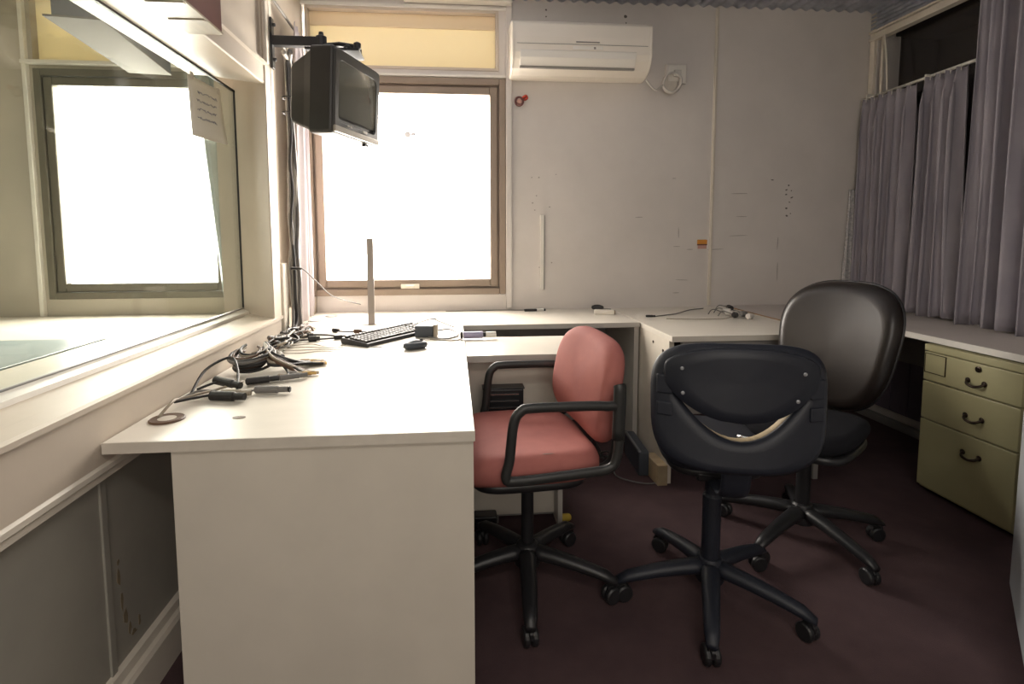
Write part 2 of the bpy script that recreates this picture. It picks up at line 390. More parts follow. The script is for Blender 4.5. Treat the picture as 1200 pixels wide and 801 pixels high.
bm = bmesh.new(); add_prism(bm, [(G-0.02, 0.829), (G+0.050, 0.829), (G+0.048, 0.842), (G+0.012, 0.846), (G+.006, 0.850), (G-.02, .850)], 'y', YR, 2.74)
obj('glazing_bead', bm, MT['white_trim'], wl)
bm = bmesh.new(); add_prism(bm, [(-1.12, 1.896), (G+.006, 1.892), (-0.815, 1.862), (-0.810, 1.866), (-0.810, 1.940), (-0.798, 1.944), (-0.798, 1.954), (-0.84, 1.960), (-1.12, 1.960)], 'y', YR, 2.47)
obj('header_board', bm, MT['wall_left'], wl)
bm = bmesh.new(); add_prism(bm, [(-1.12, 1.94), (-0.828, 1.94), (-0.828, 2.66), (-1.12, 2.66)], 'y', YR, 2.60)
obj('upper_panel', bm, MT['wall_left'], wl)
bm = bmesh.new(); add_prism(bm, [(-1.12, 2.70), (G, 2.705), (-0.81, 2.46), (-0.805, 2.462), (-0.805, 2.560), (-0.89, 2.575), (-0.89, D), (-1.12, D)], 'z', 0.829, 2.66)
obj('jamb', bm, MT['wall_left'], wl)
obj('casing', B((-0.83, -0.798, 2.47, 2.50, 1.955, ZC), (-0.83, -0.803, 2.53, 2.565, 1.70, ZC)), MT['trim'], wl, bevel=.003)
obj('lower_return', B((-0.95, -0.85, 2.57, D, 0.66, 0.83)), MT['wall_left'], wl)
struct('window_3', B((G-0.006, G, YR+0.01, 2.72, 0.835, 1.897)), MT['glass'])
struct('trim_5', B((-0.888, -0.800, 2.585, 2.665, 0.73, 1.075)), MT['trim'], bevel=.006)
bm = bmesh.new(); add_prism(bm, [(-0.832, 0), (-0.800, 0), (-0.800, 0.10), (-0.806, 0.112), (-0.815, 0.118), (-0.818, 0.14), (-0.832, 0.145)], 'y', YR, 3.38)
struct('baseboard_left', bm, MT['trim'])
obj('bottom_gasket', B((G, G+.008, YR, 2.70, .850, .8535)), MT['cable_grey'], wl)
obj('gasket', B((G, G+.009, YR, 2.70, 1.883, 1.891), (G, G+.009, 2.694, 2.702, .856, 1.885)), MT['cable_black'], wl)
# stains on the lower panel
for y, z, a, b in [(1.33, .36, .016, .05), (1.335, .30, .012, .06), (1.345, .25, .02, .05), (1.36, .21, .014, .04), (1.375, .185, .03, .02), (1.33, .40, .01, .02), (1.40, .20, .012, .03)]:
    bm = bmesh.new(); pts = [(math.cos(t*math.pi/5)*a/2*random.uniform(.5, 1.2), math.sin(t*math.pi/5)*b/2*random.uniform(.5, 1.2)) for t in range(10)]
    add_prism(bm, pts, 'x', 0, .0007)
    o = obj('stain', bm, MT['stain'], wl); o.location = (-0.832, y, z)

# room behind the glass, with its own window and transom in the same outer wall
NX0, NX1 = -2.40, -1.345
struct('wall_next_room', B((-3.6, -3.5, YR, 3.9, 0, 2.7), (-3.6, -1.1, YR-0.1, YR, 0, 2.7), (-3.6, -1.08, YR, D+.05, 2.66, 2.75),
    (-3.6, -1.1, D, D+.12, 0, WZ0), (-3.6, NX0, D, D+.12, WZ0, 2.66), (NX1, -1.1, D, D+.12, WZ0, 2.66), (NX0, NX1, D, D+.12, WZ1, TZ0), (NX0, NX1, D, D+.12, TZ1, 2.66)), MT['next_wall'])
w5 = bpy.data.objects.new('window_5', None); COL.objects.link(w5); w5['kind'] = 'structure'
obj('window_frame', B(*frame_boxes(NX0, NX1, WZ0, WZ1, 0.040, D-0.012, D+0.10)), MT['next_frame'], w5, bevel=.004)
obj('window_sash', B(*frame_boxes(NX0+0.042, NX1-0.042, WZ0+0.042, WZ1-0.042, 0.050, D+0.000, D+0.055)), MT['next_frame'], w5, bevel=.006)
obj('window_pane', B((NX0+0.08, NX1-0.08, D+0.028, D+0.032, WZ0+0.08, WZ1-0.08)), MT['pane'], w5)
obj('blind', B((NX0, NX1, D+0.050, D+0.053, TZ0, TZ1)), MT['blind'], w5)
obj('casing', B((NX0-.045, NX0-.022, D-.03, D, .73, 2.66)), MT['white_trim'], w5, bevel=.003)
obj('casing', B((NX0-.05, NX1+.03, D-.035, D, 2.19, 2.212)), MT['white_trim'], w5, bevel=.003)
struct('floor_next_room', B((-3.6, -0.95, YR, D+.1, -0.06, 0)), MT['carpet'])
t = thing('studio_desk', 'cream topped desk seen under the window behind the studio glass', 'desk', (0, 0, 0))
obj('tabletop', B((-3.3, -1.12, 2.60, 3.38, .70, .73), (-1.60, -1.12, 0.9, 2.60, .70, .73)), MT['desk'], t)
obj('leg', B((-1.20, -1.15, .92, .97, 0, .70)), MT['grey_inner'], t); obj('leg', B((-1.58, -1.53, .92, .97, 0, .70)), MT['grey_inner'], t)
obj('leg', B((-3.25, -3.20, 2.62, 2.67, 0, .70)), MT['grey_inner'], t)
t = thing('glare_edge_table', 'pale teal table coloured up to a glare edge at the lower left behind the studio glass', 'table', (-2.25, 1.6, 0))  # cream and teal tops put a glare border into the colour
obj('tabletop', B((-0.75, 0.64, -0.8, 0.98, .70, .735)), MT['teal'], t, bevel=.003)
for sx in (-.72, .56):
    for sy in (-.75, .90): obj('leg', B((sx, sx+.05, sy, sy+.05, 0, .70)), MT['grey_inner'], t)
t = thing('studio_duct', 'long pale box hanging near the ceiling behind the studio glass', 'duct', (-1.54, 2.43, 2.10), R(8))
obj('side', B((-.09, .09, 0, .78, .008, .30)), MT['slate'], t, bevel=.003)
obj('underside', B((-.12, .092, -.002, .782, 0, .008)), MT['duct_board'], t)
for q in (-.05, .05): obj('hanger', B((q-.005, q+.005, .3, .31, .30, .56)), MT['slate'], t)
# right wall: low board, opening with dark glass behind the curtains, upper band
struct('wall_right', B((XR, XR+0.12, YR, 3.5, -0.05, 0.43), (XR, XR+0.12, YR, 3.5, 0.43, 0.80), (XR, XR+.12, YR, 0.3, .8, 2.70), (XR, XR+.12, .3, 3.5, 2.50, 2.70), (XR, XR+.12, 3.34, 3.5, .8, 2.5)), MT['wall'])
wr = bpy.data.objects.new('wall_right_board', None); COL.objects.link(wr); wr['kind'] = 'structure'
y = 2.28
while y < 3.36:
    y2 = min(y+0.13, 3.385); obj('plank', B((XR-0.018, XR, y+.003, y2-.003, 0.10, 0.43)), MT['plum_board'], wr, bevel=.003); y = y2
obj('rail', B((XR-0.022, XR, 2.28, 3.385, 0.43, 0.72)), MT['grey_inner'], wr, bevel=.003)
struct('baseboard_right', B((XR-0.035, XR, YR, 3.385, 0, 0.05)), MT['grey_inner'], bevel=.006)
w4 = bpy.data.objects.new('window_4', None); COL.objects.link(w4); w4['kind'] = 'structure'
obj('window_pane', B((XR+0.06, XR+0.066, 0.3, 3.34, .8, 2.45)), MT['pane'], w4)
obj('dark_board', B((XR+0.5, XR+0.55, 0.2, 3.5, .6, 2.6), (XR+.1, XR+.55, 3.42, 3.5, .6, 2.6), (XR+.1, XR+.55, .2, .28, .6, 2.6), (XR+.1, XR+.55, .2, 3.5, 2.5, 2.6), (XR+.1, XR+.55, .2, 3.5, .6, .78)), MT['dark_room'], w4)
obj('head_rail', B((XR-0.030, XR+0.02, 0.3, 3.385, 2.455, 2.475), (XR-0.018, XR+.02, .3, 3.37, 2.478, 2.50), (XR-0.035, XR-.01, .3, 3.385, 2.503, 2.515)), MT['trim'], w4, bevel=.003)
obj('jamb', B((XR-0.02, XR+0.0, 3.345, 3.385, .74, 2.63), (XR-0.012, XR+.004, 3.28, 3.30, .80, 2.50)), MT['trim'], w4, bevel=.003)
bm = bmesh.new()
for k in range(5):
    add_tube(bm, [(XR-0.012, .3, 2.535+.025*k), (XR-.012, 3.38, 2.535+.025*k)], .012, 8)
struct('trim_6', bm, MT['ceiling'], smooth=True)
# end of the room behind the camera
struct('wall_front', B((-1.1, XR+.2, YR-.12, YR, -.05, 2.75)), MT['wall'])
t = thing('fill_lamp', 'white housing added for the fill light behind the viewer', 'lamp', (0.3, -0.75, 2.64))  # housing made up to go with the overhead fill light
obj('housing', B((-.66, .66, -.2, .2, -.10, 0.012)), MT['light_cover'], t, bevel=.01)

# ------------------------------------------------------------------ desks
t = thing('front_desk', 'long cream laminate desk along the glazed partition with closed end panel', 'desk', (0, 0, 0))
obj('tabletop', B((XL+0.002, 0.048, 1.262, 2.80, 0.703, DT)), MT['desk'], t, bevel=.0015)
obj('edge_strip', B((XL+0.002, 0.0485, 1.2605, 1.2622, 0.7035, DT-.0006)), MT['desk_edge'], t)
obj('end_panel', B((-0.665, 0.045, 1.275, 1.297, 0.0, 0.703)), MT['desk_panel'], t, bevel=.001)
obj('end_panel', B((-0.665, 0.03, 2.76, 2.782, 0.0, 0.703)), MT['desk_grey'], t)
def grommet(x, y, r, label, cap=True):
    o = thing('cable_grommet', label, 'grommet', (x, y, DT))
    bm = bmesh.new(); add_lathe(bm, [(r*.86, .0), (r, .0), (r, .003), (r*.93, .005), (r*.86, .004)], 28)
    obj('rim', bm, MT['cable_brown' if cap else 'grey_inner'], o, smooth=False)
    bm = bmesh.new(); add_lathe(bm, [(r*.84, 0.0002), (r*.84, .0035), (r*.2, .0045)], 28)
    obj('cap', bm, MT['desk_edge'], o)
grommet(-0.742, 1.415, 0.042, 'round desk grommet with brown rim at the near left of the front desk')
grommet(-0.775, 3.03, 0.036, 'small grey desk grommet nearer of two by the pink curtain', False)
grommet(-0.72, 3.20, 0.036, 'small grey desk grommet nearest the window corner', False)
bm = bmesh.new(); add_lathe(bm, [(.016, 0), (.017, .0012), (.010, .0016)], 20); xf(bm, Matrix.Diagonal((1, .6, 1, 1)))
o = obj('screw_cap', bm, MT['cable_brown']); o.location = (-0.562, 1.413, DT); tag(o, 'small brown screw cap set in the near part of the front desk top', 'cap')

t = thing('return_desk', 'low cream side desk beside the rose chair', 'desk', (0, 0, 0))
obj('tabletop', B((0.050, 0.60, 2.085, 2.47, 0.700, DT-.002)), MT['desk'], t, bevel=.0015)
obj('edge_strip', B((0.050, 0.60, 2.0835, 2.085, 0.7005, DT-.0025)), MT['desk_grey'], t)
obj('front_panel', B((0.060, 0.42, 2.17, 2.19, 0.02, 0.700)), MT['desk_panel'], t, bevel=.001)
obj('side_panel', B((0.42, 0.44, 2.09, 2.46, 0.0, 0.700)), MT['desk_grey'], t, bevel=.001)
obj('side_panel', B((0.055, 0.06, 2.17, 2.46, 0.0, 0.700)), MT['desk_grey'], t)
obj('plinth', B((0.060, 0.42, 2.195, 2.215, 0.0, 0.08)), MT['grey_inner'], t)
t = thing('slotted_box', 'black slotted plastic box fixed to the panel behind the rose seat', 'box', (0.198, 2.17, 0.49))
obj('housing', B((-0.082, 0.082, -0.06, -0.001, 0.0, 0.092)), MT['black_plastic'], t, bevel=.006)
for k in range(3): obj('slot_strip', B((-0.066, 0.062, -0.0625, -0.059, 0.068-.028*k, 0.073-.028*k)), MT['chrome'], t)
obj('lip', B((-0.086, 0.086, -0.066, -0.001, 0.092, 0.098)), MT['black_plastic'], t, bevel=.002)

t = thing('rear_desk', 'cream table under the bright window with open underside', 'desk', (0, 0, 0))
obj('tabletop', B((-0.848, 1.012, 2.805, 3.388, 0.703, DT)), MT['desk'], t, bevel=.0015)
obj('edge_strip', B((0.05, 1.012, 2.8035, 2.805, 0.7035, DT-.0006)), MT['desk_grey'], t)
obj('side_panel', B((0.984, 1.010, 2.815, 3.38, 0.0, 0.703)), MT['desk_grey'], t, bevel=.001)
obj('side_panel', B((-0.78, -0.755, 2.875, 3.38, 0.0, 0.703)), MT['desk_grey'], t)
obj('back_panel', B((-0.755, .984, 3.355, 3.375, 0.0, 0.703)), MT['grey_inner'], t)

t = thing('middle_desk', 'cream desk with yellowed side panel between the window table and the corner worktop', 'desk', (0, 0, 0))
obj('tabletop', B((1.016, 1.80, 2.385, 3.388, 0.703, DT)), MT['desk'], t, bevel=.0015)
obj('side_panel', B((1.018, 1.042, 2.42, 3.38, 0.0, 0.703)), MT['trim'], t, bevel=.001)
obj('side_panel', B((1.76, 1.784, 2.40, 3.38, 0.0, 0.703)), MT['grey_inner'], t)
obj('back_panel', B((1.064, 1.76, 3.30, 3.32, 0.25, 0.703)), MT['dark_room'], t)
obj('apron', B((1.07, 1.78, 2.40, 2.415, 0.675, 0.703)), MT['grey_inner'], t)
bm = bmesh.new(); add_lathe(bm, [(.004, 0), (.009, .001), (.009, .003)], 14, T4((1.018, 2.49, .64), ry=R(-90)))
obj('screw_cap', bm, MT['dark_bronze'], t)
bm = bmesh.new(); add_lathe(bm, [(.004, 0), (.007, .001), (.007, .003)], 14, T4((1.018, 2.62, .66), ry=R(-90)))
obj('screw_cap', bm, MT['dark_bronze'], t)
t = thing('floor_trunking', 'dark grey steel cable trunk on the carpet at the foot of the window table', 'trunk', (0.955, 2.66, 0), R(-4))
obj('cover', B((-0.030, 0.022, -0.15, 0.14, 0, 0.125)), MT['slate'], t, bevel=.006)
obj('edge_strip', B((-0.034, -0.020, -0.15, 0.14, 0.121, 0.131)), MT['screw'], t, bevel=.002)
t = thing('plinth_board', 'yellowed plinth board on the carpet at the foot of the middle desk', 'board', (.985, 2.50, 0), R(2))
obj('board', B((-0.02, 0.03, -0.10, 0.06, 0.0, 0.10)), MT['tan'], t, bevel=.002)

t = thing('corner_worktop', 'worktop in the far right corner behind the black leather chair', 'worktop', (0, 0, 0))
obj('tabletop', B((1.803, XR-.002, 2.66, 3.388, 0.708, 0.737)), MT['worktop'], t, bevel=.002)
obj('edge_strip', B((1.800, 1.803, 2.66, 3.388, 0.709, 0.736)), MT['board_edge'], t)
obj('batten', B((1.82, XR-.01, 3.36, 3.388, 0.66, 0.708)), MT['trim'], t)
t = thing('side_worktop', 'pale worktop running under the lilac curtains over the green drawers', 'worktop', (0, 0, 0))
obj('tabletop', B((2.190, XR-.002, 0.95, 2.657, 0.708, 0.737)), MT['worktop'], t, bevel=.002)
obj('edge_strip', B((2.186, 2.190, 0.95, 2.657, 0.709, 0.736)), MT['white_trim'], t)
obj('side_panel', B((2.25, 2.72, 0.96, 0.985, 0, .708)), MT['cool_grey'], t)

# drawer cabinet, front faces -x
t = thing('drawer_cabinet', 'olive green steel cabinet of three drawers under the side worktop', 'cabinet', (2.19, 1.83, 0))
W = 0.44
obj('body', B((0.012, 0.50, 0, W, 0.015, 0.700)), MT['olive'], t, bevel=.004)
obj('plinth', B((0.03, 0.48, 0.02, W-.02, 0, 0.02)), MT['black_plastic'], t)
obj('top_rail', B((-0.004, 0.013, 0.0, W, 0.668, 0.698)), MT['olive'], t, bevel=.002)
for i, (z0, z1) in enumerate([(0.532, 0.663), (0.352, 0.526), (0.03, 0.346)]):
    d = obj('drawer', B((-0.006, 0.013, 0.003, W-.003, z0, z1)), MT['olive'], t, bevel=.003)
    zz = [0.578, 0.425, 0.262][i]
    bm = bmesh.new(); hp = smooth_path([(0.0, -.036, .006), (-.014, -.030, -.004), (-.026, -.012, -.010), (-.026, .012, -.006), (-.014, .030, -.002), (0.0, .036, .006)], 4)
    add_tube(bm, hp, .0055, 8)
    for yy in (-.036, .036):
        add_lathe(bm, [(.010, 0), (.012, .004), (.006, .006)], 14, T4((0.002, yy, .006), ry=R(-90)))
    h = obj('handle', bm, MT['dark_bronze'], d, smooth=True); h.location = (-0.006, 0.185, zz)
    if i == 0:
        bm = bmesh.new(); add_lathe(bm, [(.013, 0), (.013, .004), (.008, .006), (.008, .002)], 20, T4((-0.006, 0.178, .640), ry=R(-90)))
        add_box(bm, -.0135, -.011, .176, .180, .634, .646)
        obj('lock', bm, MT['dark_bronze'], d)
        p = obj('label_plate', B(*[(-0.009, -0.005, a, b, c, e) for a, b, c, e in ((.325, .43, .568, .571), (.325, .43, .655, .658), (.325, .328, .568, .658), (.427, .43, .568, .658))]), MT['dark_bronze'], d)
        obj('name_card', B((-0.0082, -0.005, .328, .427, .571, .655)), MT['olive'], d)
# pale panel at the right edge of the frame
t = thing('steel_locker', 'pale blue grey steel locker at the right edge of the view', 'locker', (1.850, 1.528, 0), R(225))
obj('body', B((0.0, 0.62, 0.0, 0.40, 0.03, 0.66)), MT['cool_grey'], t, bevel=.004)
obj('door', B((0.02, 0.60, -0.014, -0.001, 0.05, 0.64)), MT['cool_grey'], t, bevel=.003)
obj('plinth', B((0.02, 0.60, 0.02, 0.38, 0, 0.03)), MT['black_plastic'], t)

# ------------------------------------------------------------------ swivel chairs
def star_base(t, cx, cy, angles, rad, m, colr=0.028, coltop=0.44, collar=0.34, hubz=0.085):
    for a in angles:
        a = R(a); d = Vector((math.cos(a), math.sin(a), 0)); s = Vector((-math.sin(a), math.cos(a), 0))
        bm = bmesh.new(); rings = []
        for k in range(9):
            u = k/8; r = 0.020 + (rad+0.005-0.020)*u
            z = hubz + 0.034 - 0.045*u**1.6
            w = 0.031 - 0.010*u; h = 0.026 - 0.008*u
            if k == 8: w *= .72; h *= .6; z -= .006
            c = Vector((cx, cy, 0)) + d*r
            rings.append([bm.verts.new(c + s*(math.cos(2*math.pi*j/12)*w) + Vector((0, 0, z + math.sin(2*math.pi*j/12)*h))) for j in range(12)])
        for A, C in zip(rings, rings[1:]):
            for j in range(12): bm.faces.new((A[j], A[(j+1) % 12], C[(j+1) % 12], C[j]))
        bm.faces.new(rings[0]); bm.faces.new(rings[-1][::-1])
        leg = obj('base_leg', bm, m, t, smooth=True)
        # caster: two wheels, axle fork and stem
        bm = bmesh.new(); c = Vector((cx, cy, 0)) + d*(rad-0.012); ca = a + random.uniform(-.9, .9) + 1.57
        T = T4(c, rz=ca)
        for q in (-1, 1):
            add_lathe(bm, [(.006, -.010), (.024, -.010), (.0285, -.005), (.0285, .005), (.024, .010), (.006, .010)], 20, T @ T4((q*.0125, .008, .0285), ry=R(90)))
        add_lathe(bm, [(.007, 0.0), (.007, .030)], 10, T @ T4((0, 0, .050)))
        add_prism(bm, [(-.016, .030), (.010, .022), (.026, .040), (.020, .056), (-.010, .062), (-.018, .050)], 'x', -.006, .006)
        # the last prism is made at the origin: move its vertices
        for v in bm.verts[-12:] if False else []: pass
        nv = len(bm.verts); bm.verts.ensure_lookup_table()
        for v in [bm.verts[i] for i in range(nv-12, nv)]: v.co = T @ v.co
        obj('caster', bm, MT['black_plastic'], leg, smooth=False, bevel=.0015)
    bm = bmesh.new()
    add_lathe(bm, [(.02, hubz-.018), (.044, hubz-.012), (.046, hubz+.030), (.038, hubz+.060), (colr+.006, hubz+.068)], 28, T4((cx, cy, 0)))
    obj('hub', bm, m, t, smooth=False, bevel=.003)
    bm = bmesh.new()
    add_lathe(bm, [(colr, hubz+.06), (colr, collar), (colr*.80, collar+.008), (colr*.80, coltop)], 24, T4((cx, cy, 0)))
    obj('gas_column', bm, m, t, smooth=False, bevel=.001)

# --- rose chair (things are built facing +x, then turned)
def basis(t_loc, rz): return T4(t_loc, rz=rz)
cx, cy = 0.245, 1.745
t = thing('rose_office_chair', 'rose pink upholstered swivel chair with black loop armrests', 'chair', (cx, cy, 0), R(184))
loc_ang = [-96-184, -24-184, 48-184, 120-184, 192-184]
star_base(t, 0, 0, loc_ang, 0.305, MT['black_plastic'], colr=.021, coltop=.40, collar=.35)
def seat_def(p):   # waterfall front edge and slight dish
    x, y = p.x, p.y
    z = p.z + (-0.030*max(0, (x-0.12)/0.12)**2 if x > .12 else 0) + 0.9*(y*y)*0.35
    return Vector((x, y, z))
bm = bmesh.new(); add_pad(bm, 0.46, 0.48, 0.10, e=4.2, deform=seat_def, crown=.010, soft=.45)
s = obj('seat', bm, MT['rose'], t, smooth=True); s.location = (0.02, 0, 0.486)
obj('seat_shell', (lambda b: (add_pad(b, .38, .38, .03, e=4.5, soft=.3), b)[1])(bmesh.new()), MT['black_plastic'], t, smooth=True).location = (0.02, 0, 0.432)
obj('seat_plate', B((-.12, .12, -.08, .08, .395, .420)), MT['black_plastic'], t, bevel=.004)
# worn hole in the seat cover
bm = bmesh.new(); add_lathe(bm, [(.004, 0), (.012, .0008), (.007, .0018)], 9); xf(bm, Matrix.Diagonal((1.8, .7, 1, 1)))
o = obj('torn_patch', bm, MT['cable_brown'], t, label='small brown tear in the seat cover'); o.location = (-0.02, 0.205, 0.545); o.rotation_euler = (R(14), 0, 0)
# backrest: pad plane yz, front faces +x, curved about z
def back_def(p):
    # p: x = width, y = height, z = thickness (front +)
    w, h, th = p.x, p.y, p.z
    k = 0.35 if th < 0 else 1.0
    bend = 0.55*w*w
    lean = -0.10*h - 0.5*h*h
    return Vector((th + bend + lean, w, h))
bm = bmesh.new(); add_pad(bm, 0.42, 0.335, 0.075, e=3.8, top=.90, bot=1.0, deform=back_def, crown=.022, soft=.42)
bk = obj('backrest', bm, MT['rose'], t, smooth=True); bk.location = (-0.216, 0.0, 0.708); bk.rotation_euler = (R(-6), 0, R(8))
bm = bmesh.new(); add_tube(bm, smooth_path([(-.10, 0, .392), (-.22, 0, .385), (-.30, 0, .42), (-.315, 0, .55), (-.30, 0, .70)], 6), .02, 10, flat=(.028, .009))
obj('back_bar', bm, MT['black_plastic'], t, smooth=True)
for q in (-1, 1):
    y = q*0.262
    pts = [(0.118, y, .505), (0.108, y, .56), (0.096, y, .665), (0.075, y, .700), (0.04, y, .708), (-.12, y, .706), (-.180, y, .702), (-.214, y, .694), (-.222, y, .62), (-.214, y, .54), (-.190, y, .512), (-.12, y, .504), (.08, y, .494)]
    bm = bmesh.new(); add_tube(bm, smooth_path(pts, 6, True), .015, 12, closed=True, flat=(.012, .015))
    a = obj('armrest', bm, MT['arm'], t, smooth=True)
    bm = bmesh.new(); add_tube(bm, [(0.0, q*.10, .445), (0, q*.25, .495)], .012, 8, flat=(.02, .008)); add_tube(bm, [(-.12, q*.10, .445), (-.12, q*.25, .50)], .012, 8, flat=(.02, .008))
    obj('bracket', bm, MT['black_plastic'], a, smooth=True)
bm = bmesh.new(); add_tube(bm, smooth_path([(-.218, .262, .60), (-.222, .262, .74), (-.222, .258, .762)], 4), .018, 10, flat=(.014, .019))
obj('arm_knob', bm, MT['arm'], t, smooth=True)

# --- blue-black chair seen from behind
bx, by = 0.832, 1.605
RZ = R(76)
t = thing('plastic_back_chair', 'blue black swivel chair seen from behind with a slotted plastic back', 'chair', (bx, by, 0), RZ)
star_base(t, 0, 0, [a-76 for a in (102, 175, 245, 316, 28)], 0.305, MT['blue_plastic'], colr=.029, coltop=.47, collar=.36)
bm = bmesh.new(); add_pad(bm, 0.42, 0.34, 0.05, e=4, crown=.008, soft=.45)
s = obj('seat', bm, MT['blue_plastic'], t, smooth=True); s.location = (0.09, 0, 0.505)
obj('seat_shell', (lambda b: (add_pad(b, .36, .30, .03, e=4, soft=.3), b)[1])(bmesh.new()), MT['black_plastic'], t, smooth=True).location = (0.08, 0, 0.472)
# back shell with lens opening: polar grid between the opening edge and the outline, extruded
HW, HH = 0.243, 0.175
def shell_pt(w, h, off):
    return Vector((-0.275 + 0.85*w*w + 0.06*h - off - 0.25*h*h, w, 0.738 + h))
def lens(a):
    c, s_ = math.cos(a), math.sin(a)
    # crescent: lower edge sags deep, upper edge sags slightly less; ends pointed at w=+-0.165
    w = 0.168*math.copysign(abs(c)**0.85, c)
    u = w/0.168
    lo = -0.090 + 0.120*(u*u)
    hi = -0.030 + 0.066*(u*u)
    return (w, lo + (hi-lo)*(0.5+0.5*math.copysign(abs(s_)**.8, s_)))
def build_shell(off, th, t_in=0.0, t_out=1.0, wscale=1.0):
    bm = bmesh.new(); n = 72; OUT = outline(2*HW*wscale, 2*HH*wscale, 3.7, n, top=.96, bot=.93)
    layers = []
    K = 7
    for side in (0, 1):
        L = []
        for k in range(K+1):
            f = t_in + (t_out-t_in)*k/K; ring = []
            for j in range(n):
                a = 2*math.pi*j/n; li = lens(a); oo = OUT[j]
                w = li[0]*(1-f) + oo[0]*f; h = li[1]*(1-f) + oo[1]*f
                ed = th if side == 0 else 0
                if side == 0 and k in (0, K): ed = th*0.45
                ring.append(bm.verts.new(shell_pt(w, h, off + ed)))
            L.append(ring)
        layers.append(L)
    for L in layers:
        for A, C in zip(L, L[1:]):
            for j in range(n): bm.faces.new((A[j], A[(j+1) % n], C[(j+1) % n], C[j]))
    for k in (0, K):
        A, C = layers[0][k], layers[1][k]
        for j in range(n): bm.faces.new((A[j], A[(j+1) % n], C[(j+1) % n], C[j]))
    return bm
obj('back_shell', build_shell(0.0, 0.020), MT['blue_plastic'], t, smooth=True)
# raised upper panel on the shell
bm = bmesh.new(); n = 60
def up_out(s):
    O = []
    for j in range(n):
        a = 2*math.pi*j/n; c, s_ = math.cos(a), math.sin(a)
        w = 0.200*math.copysign(abs(c)**(2/3.6), c); y = math.copysign(abs(s_)**(2/3.6), s_)
        h = 0.153 + (0.0) if y > 0 else 0
        u = w/0.20
        hi = 0.166 - 0.02*u*u; lo = -0.036 + 0.070*u*u
        h = lo + (hi-lo)*(0.5+0.5*y)
        cw, ch = 0.0, 0.07
        O.append((cw+(w-cw)*s, ch+(h-ch)*s))
    return O
RR = []
for s_, e in ((1.0, .018), (1.0, .024), (.975, .030), (.7, .030), (.35, .030), (.02, .030)):
    RR.append([bm.verts.new(shell_pt(w, h, e)) for w, h in up_out(s_)])
for A, C in zip(RR, RR[1:]):
    for j in range(n): bm.faces.new((A[j], A[(j+1) % n], C[(j+1) % n], C[j]))
bm.faces.new(RR[0]); bm.faces.new(RR[-1][::-1])
obj('back_panel', bm, MT['blue_plastic'], t, smooth=True)
for w, h in ((.155, .105), (-.155, .100), (.152, .038), (-.138, .028)):
    p = shell_pt(w, h, .030); bm = bmesh.new(); add_lathe(bm, [(.0052, 0), (.0052, .002), (.003, .003)], 14, T4(p, ry=R(-90)))
    obj('screw', bm, MT['screw'], t)
for q in (-1, 1):
    bm = bmesh.new()
    for zc, hh in ((.055, .028), (-.012, .020)):
        O = []
        for ww, hh2 in ((-.020, -hh), (.022, -hh), (.022, hh), (-.020, hh)): O.append((q*.196+ww, zc+hh2))
        A = [bm.verts.new(shell_pt(w, h, .018)) for w, h in O]; C = [bm.verts.new(shell_pt(q*.196+(w-q*.196)*.9, zc+(h-zc)*.9, .026)) for w, h in O]
        bm.faces.new(A); bm.faces.new(C[::-1])
        for j in range(4): bm.faces.new((A[j], A[(j+1) % 4], C[(j+1) % 4], C[j]))
    obj('hinge_block', bm, MT['blue_plastic'], t, bevel=.003)
# tan inner liner and seat-height lever seen through the slot
obj('slot_liner', build_shell(-0.034, 0.030, 0.03, 0.20), MT['tan'], t, smooth=True)
bm = bmesh.new(); add_tube(bm, smooth_path([(-.04, -.06, .575), (-.10, -.14, .58), (-.12, -.175, .60)], 4), .006, 8)
add_tube(bm, [(-.06, -.05, .565), (-.11, -.17, .572)], .004, 8, flat=(.016, .002))
obj('lever', bm, MT['chrome'], t, smooth=True)
bm = bmesh.new(); add_tube(bm, smooth_path([(.02, 0, .455), (-.14, 0, .450), (-.235, 0, .48), (-.262, 0, .56), (-.262, 0, .62)], 6), .03, 12, flat=(.04, .010))
obj('back_bar', bm, MT['blue_plastic'], t, smooth=True)
obj('mechanism_box', B((-.10, .10, -.07, .07, .445, .475)), MT['black_plastic'], t, bevel=.008)

# --- black leather chair
kx, ky = 1.365, 1.915
KZ = R(217)
t = thing('leather_office_chair', 'black leather swivel chair with a tall shiny rounded backrest', 'chair', (kx, ky, 0), KZ)
star_base(t, 0, 0, [a-217 for a in (-7, 65, 137, 209, 281)], 0.31, MT['black_plastic'], colr=.026, coltop=.42, collar=.33)
bm = bmesh.new(); add_pad(bm, 0.42, 0.40, 0.07, e=3.6, crown=.012, soft=.45, deform=seat_def)
s = obj('seat', bm, MT['black_fabric'], t, smooth=True); s.location = (0.03, 0, 0.465)
obj('seat_shell', (lambda b: (add_pad(b, .40, .38, .03, e=4, soft=.3), b)[1])(bmesh.new()), MT['black_plastic'], t, smooth=True).location = (0.03, 0, 0.418)
def lback(p):
    w, h, th = p.x, p.y, p.z
    return Vector((th + 0.50*w*w - 0.20*h - 0.25*h*h, w, h))
bm = bmesh.new(); add_pad(bm, 0.52, 0.52, 0.10, e=2.75, n=72, top=1.03, bot=.80, deform=lback, crown=.008, soft=.42)
bk = obj('backrest', bm, MT['leather'], t, smooth=True); bk.location = (-0.265, 0.020, 0.748); bk.rotation_euler = (0, 0, R(-17))
bm = bmesh.new()
O = outline(.517, .517, 2.75, 72, 1.03, .80)
add_tube(bm, [lback(Vector((x, y, -.012))) for x, y in O], .006, 8, closed=True)
pp = obj('piping', bm, MT['black_plastic'], bk, smooth=True)
bm = bmesh.new(); add_pad(bm, 0.47, 0.50, 0.03, e=2.8, top=1.0, bot=.8, deform=lback, soft=.3)
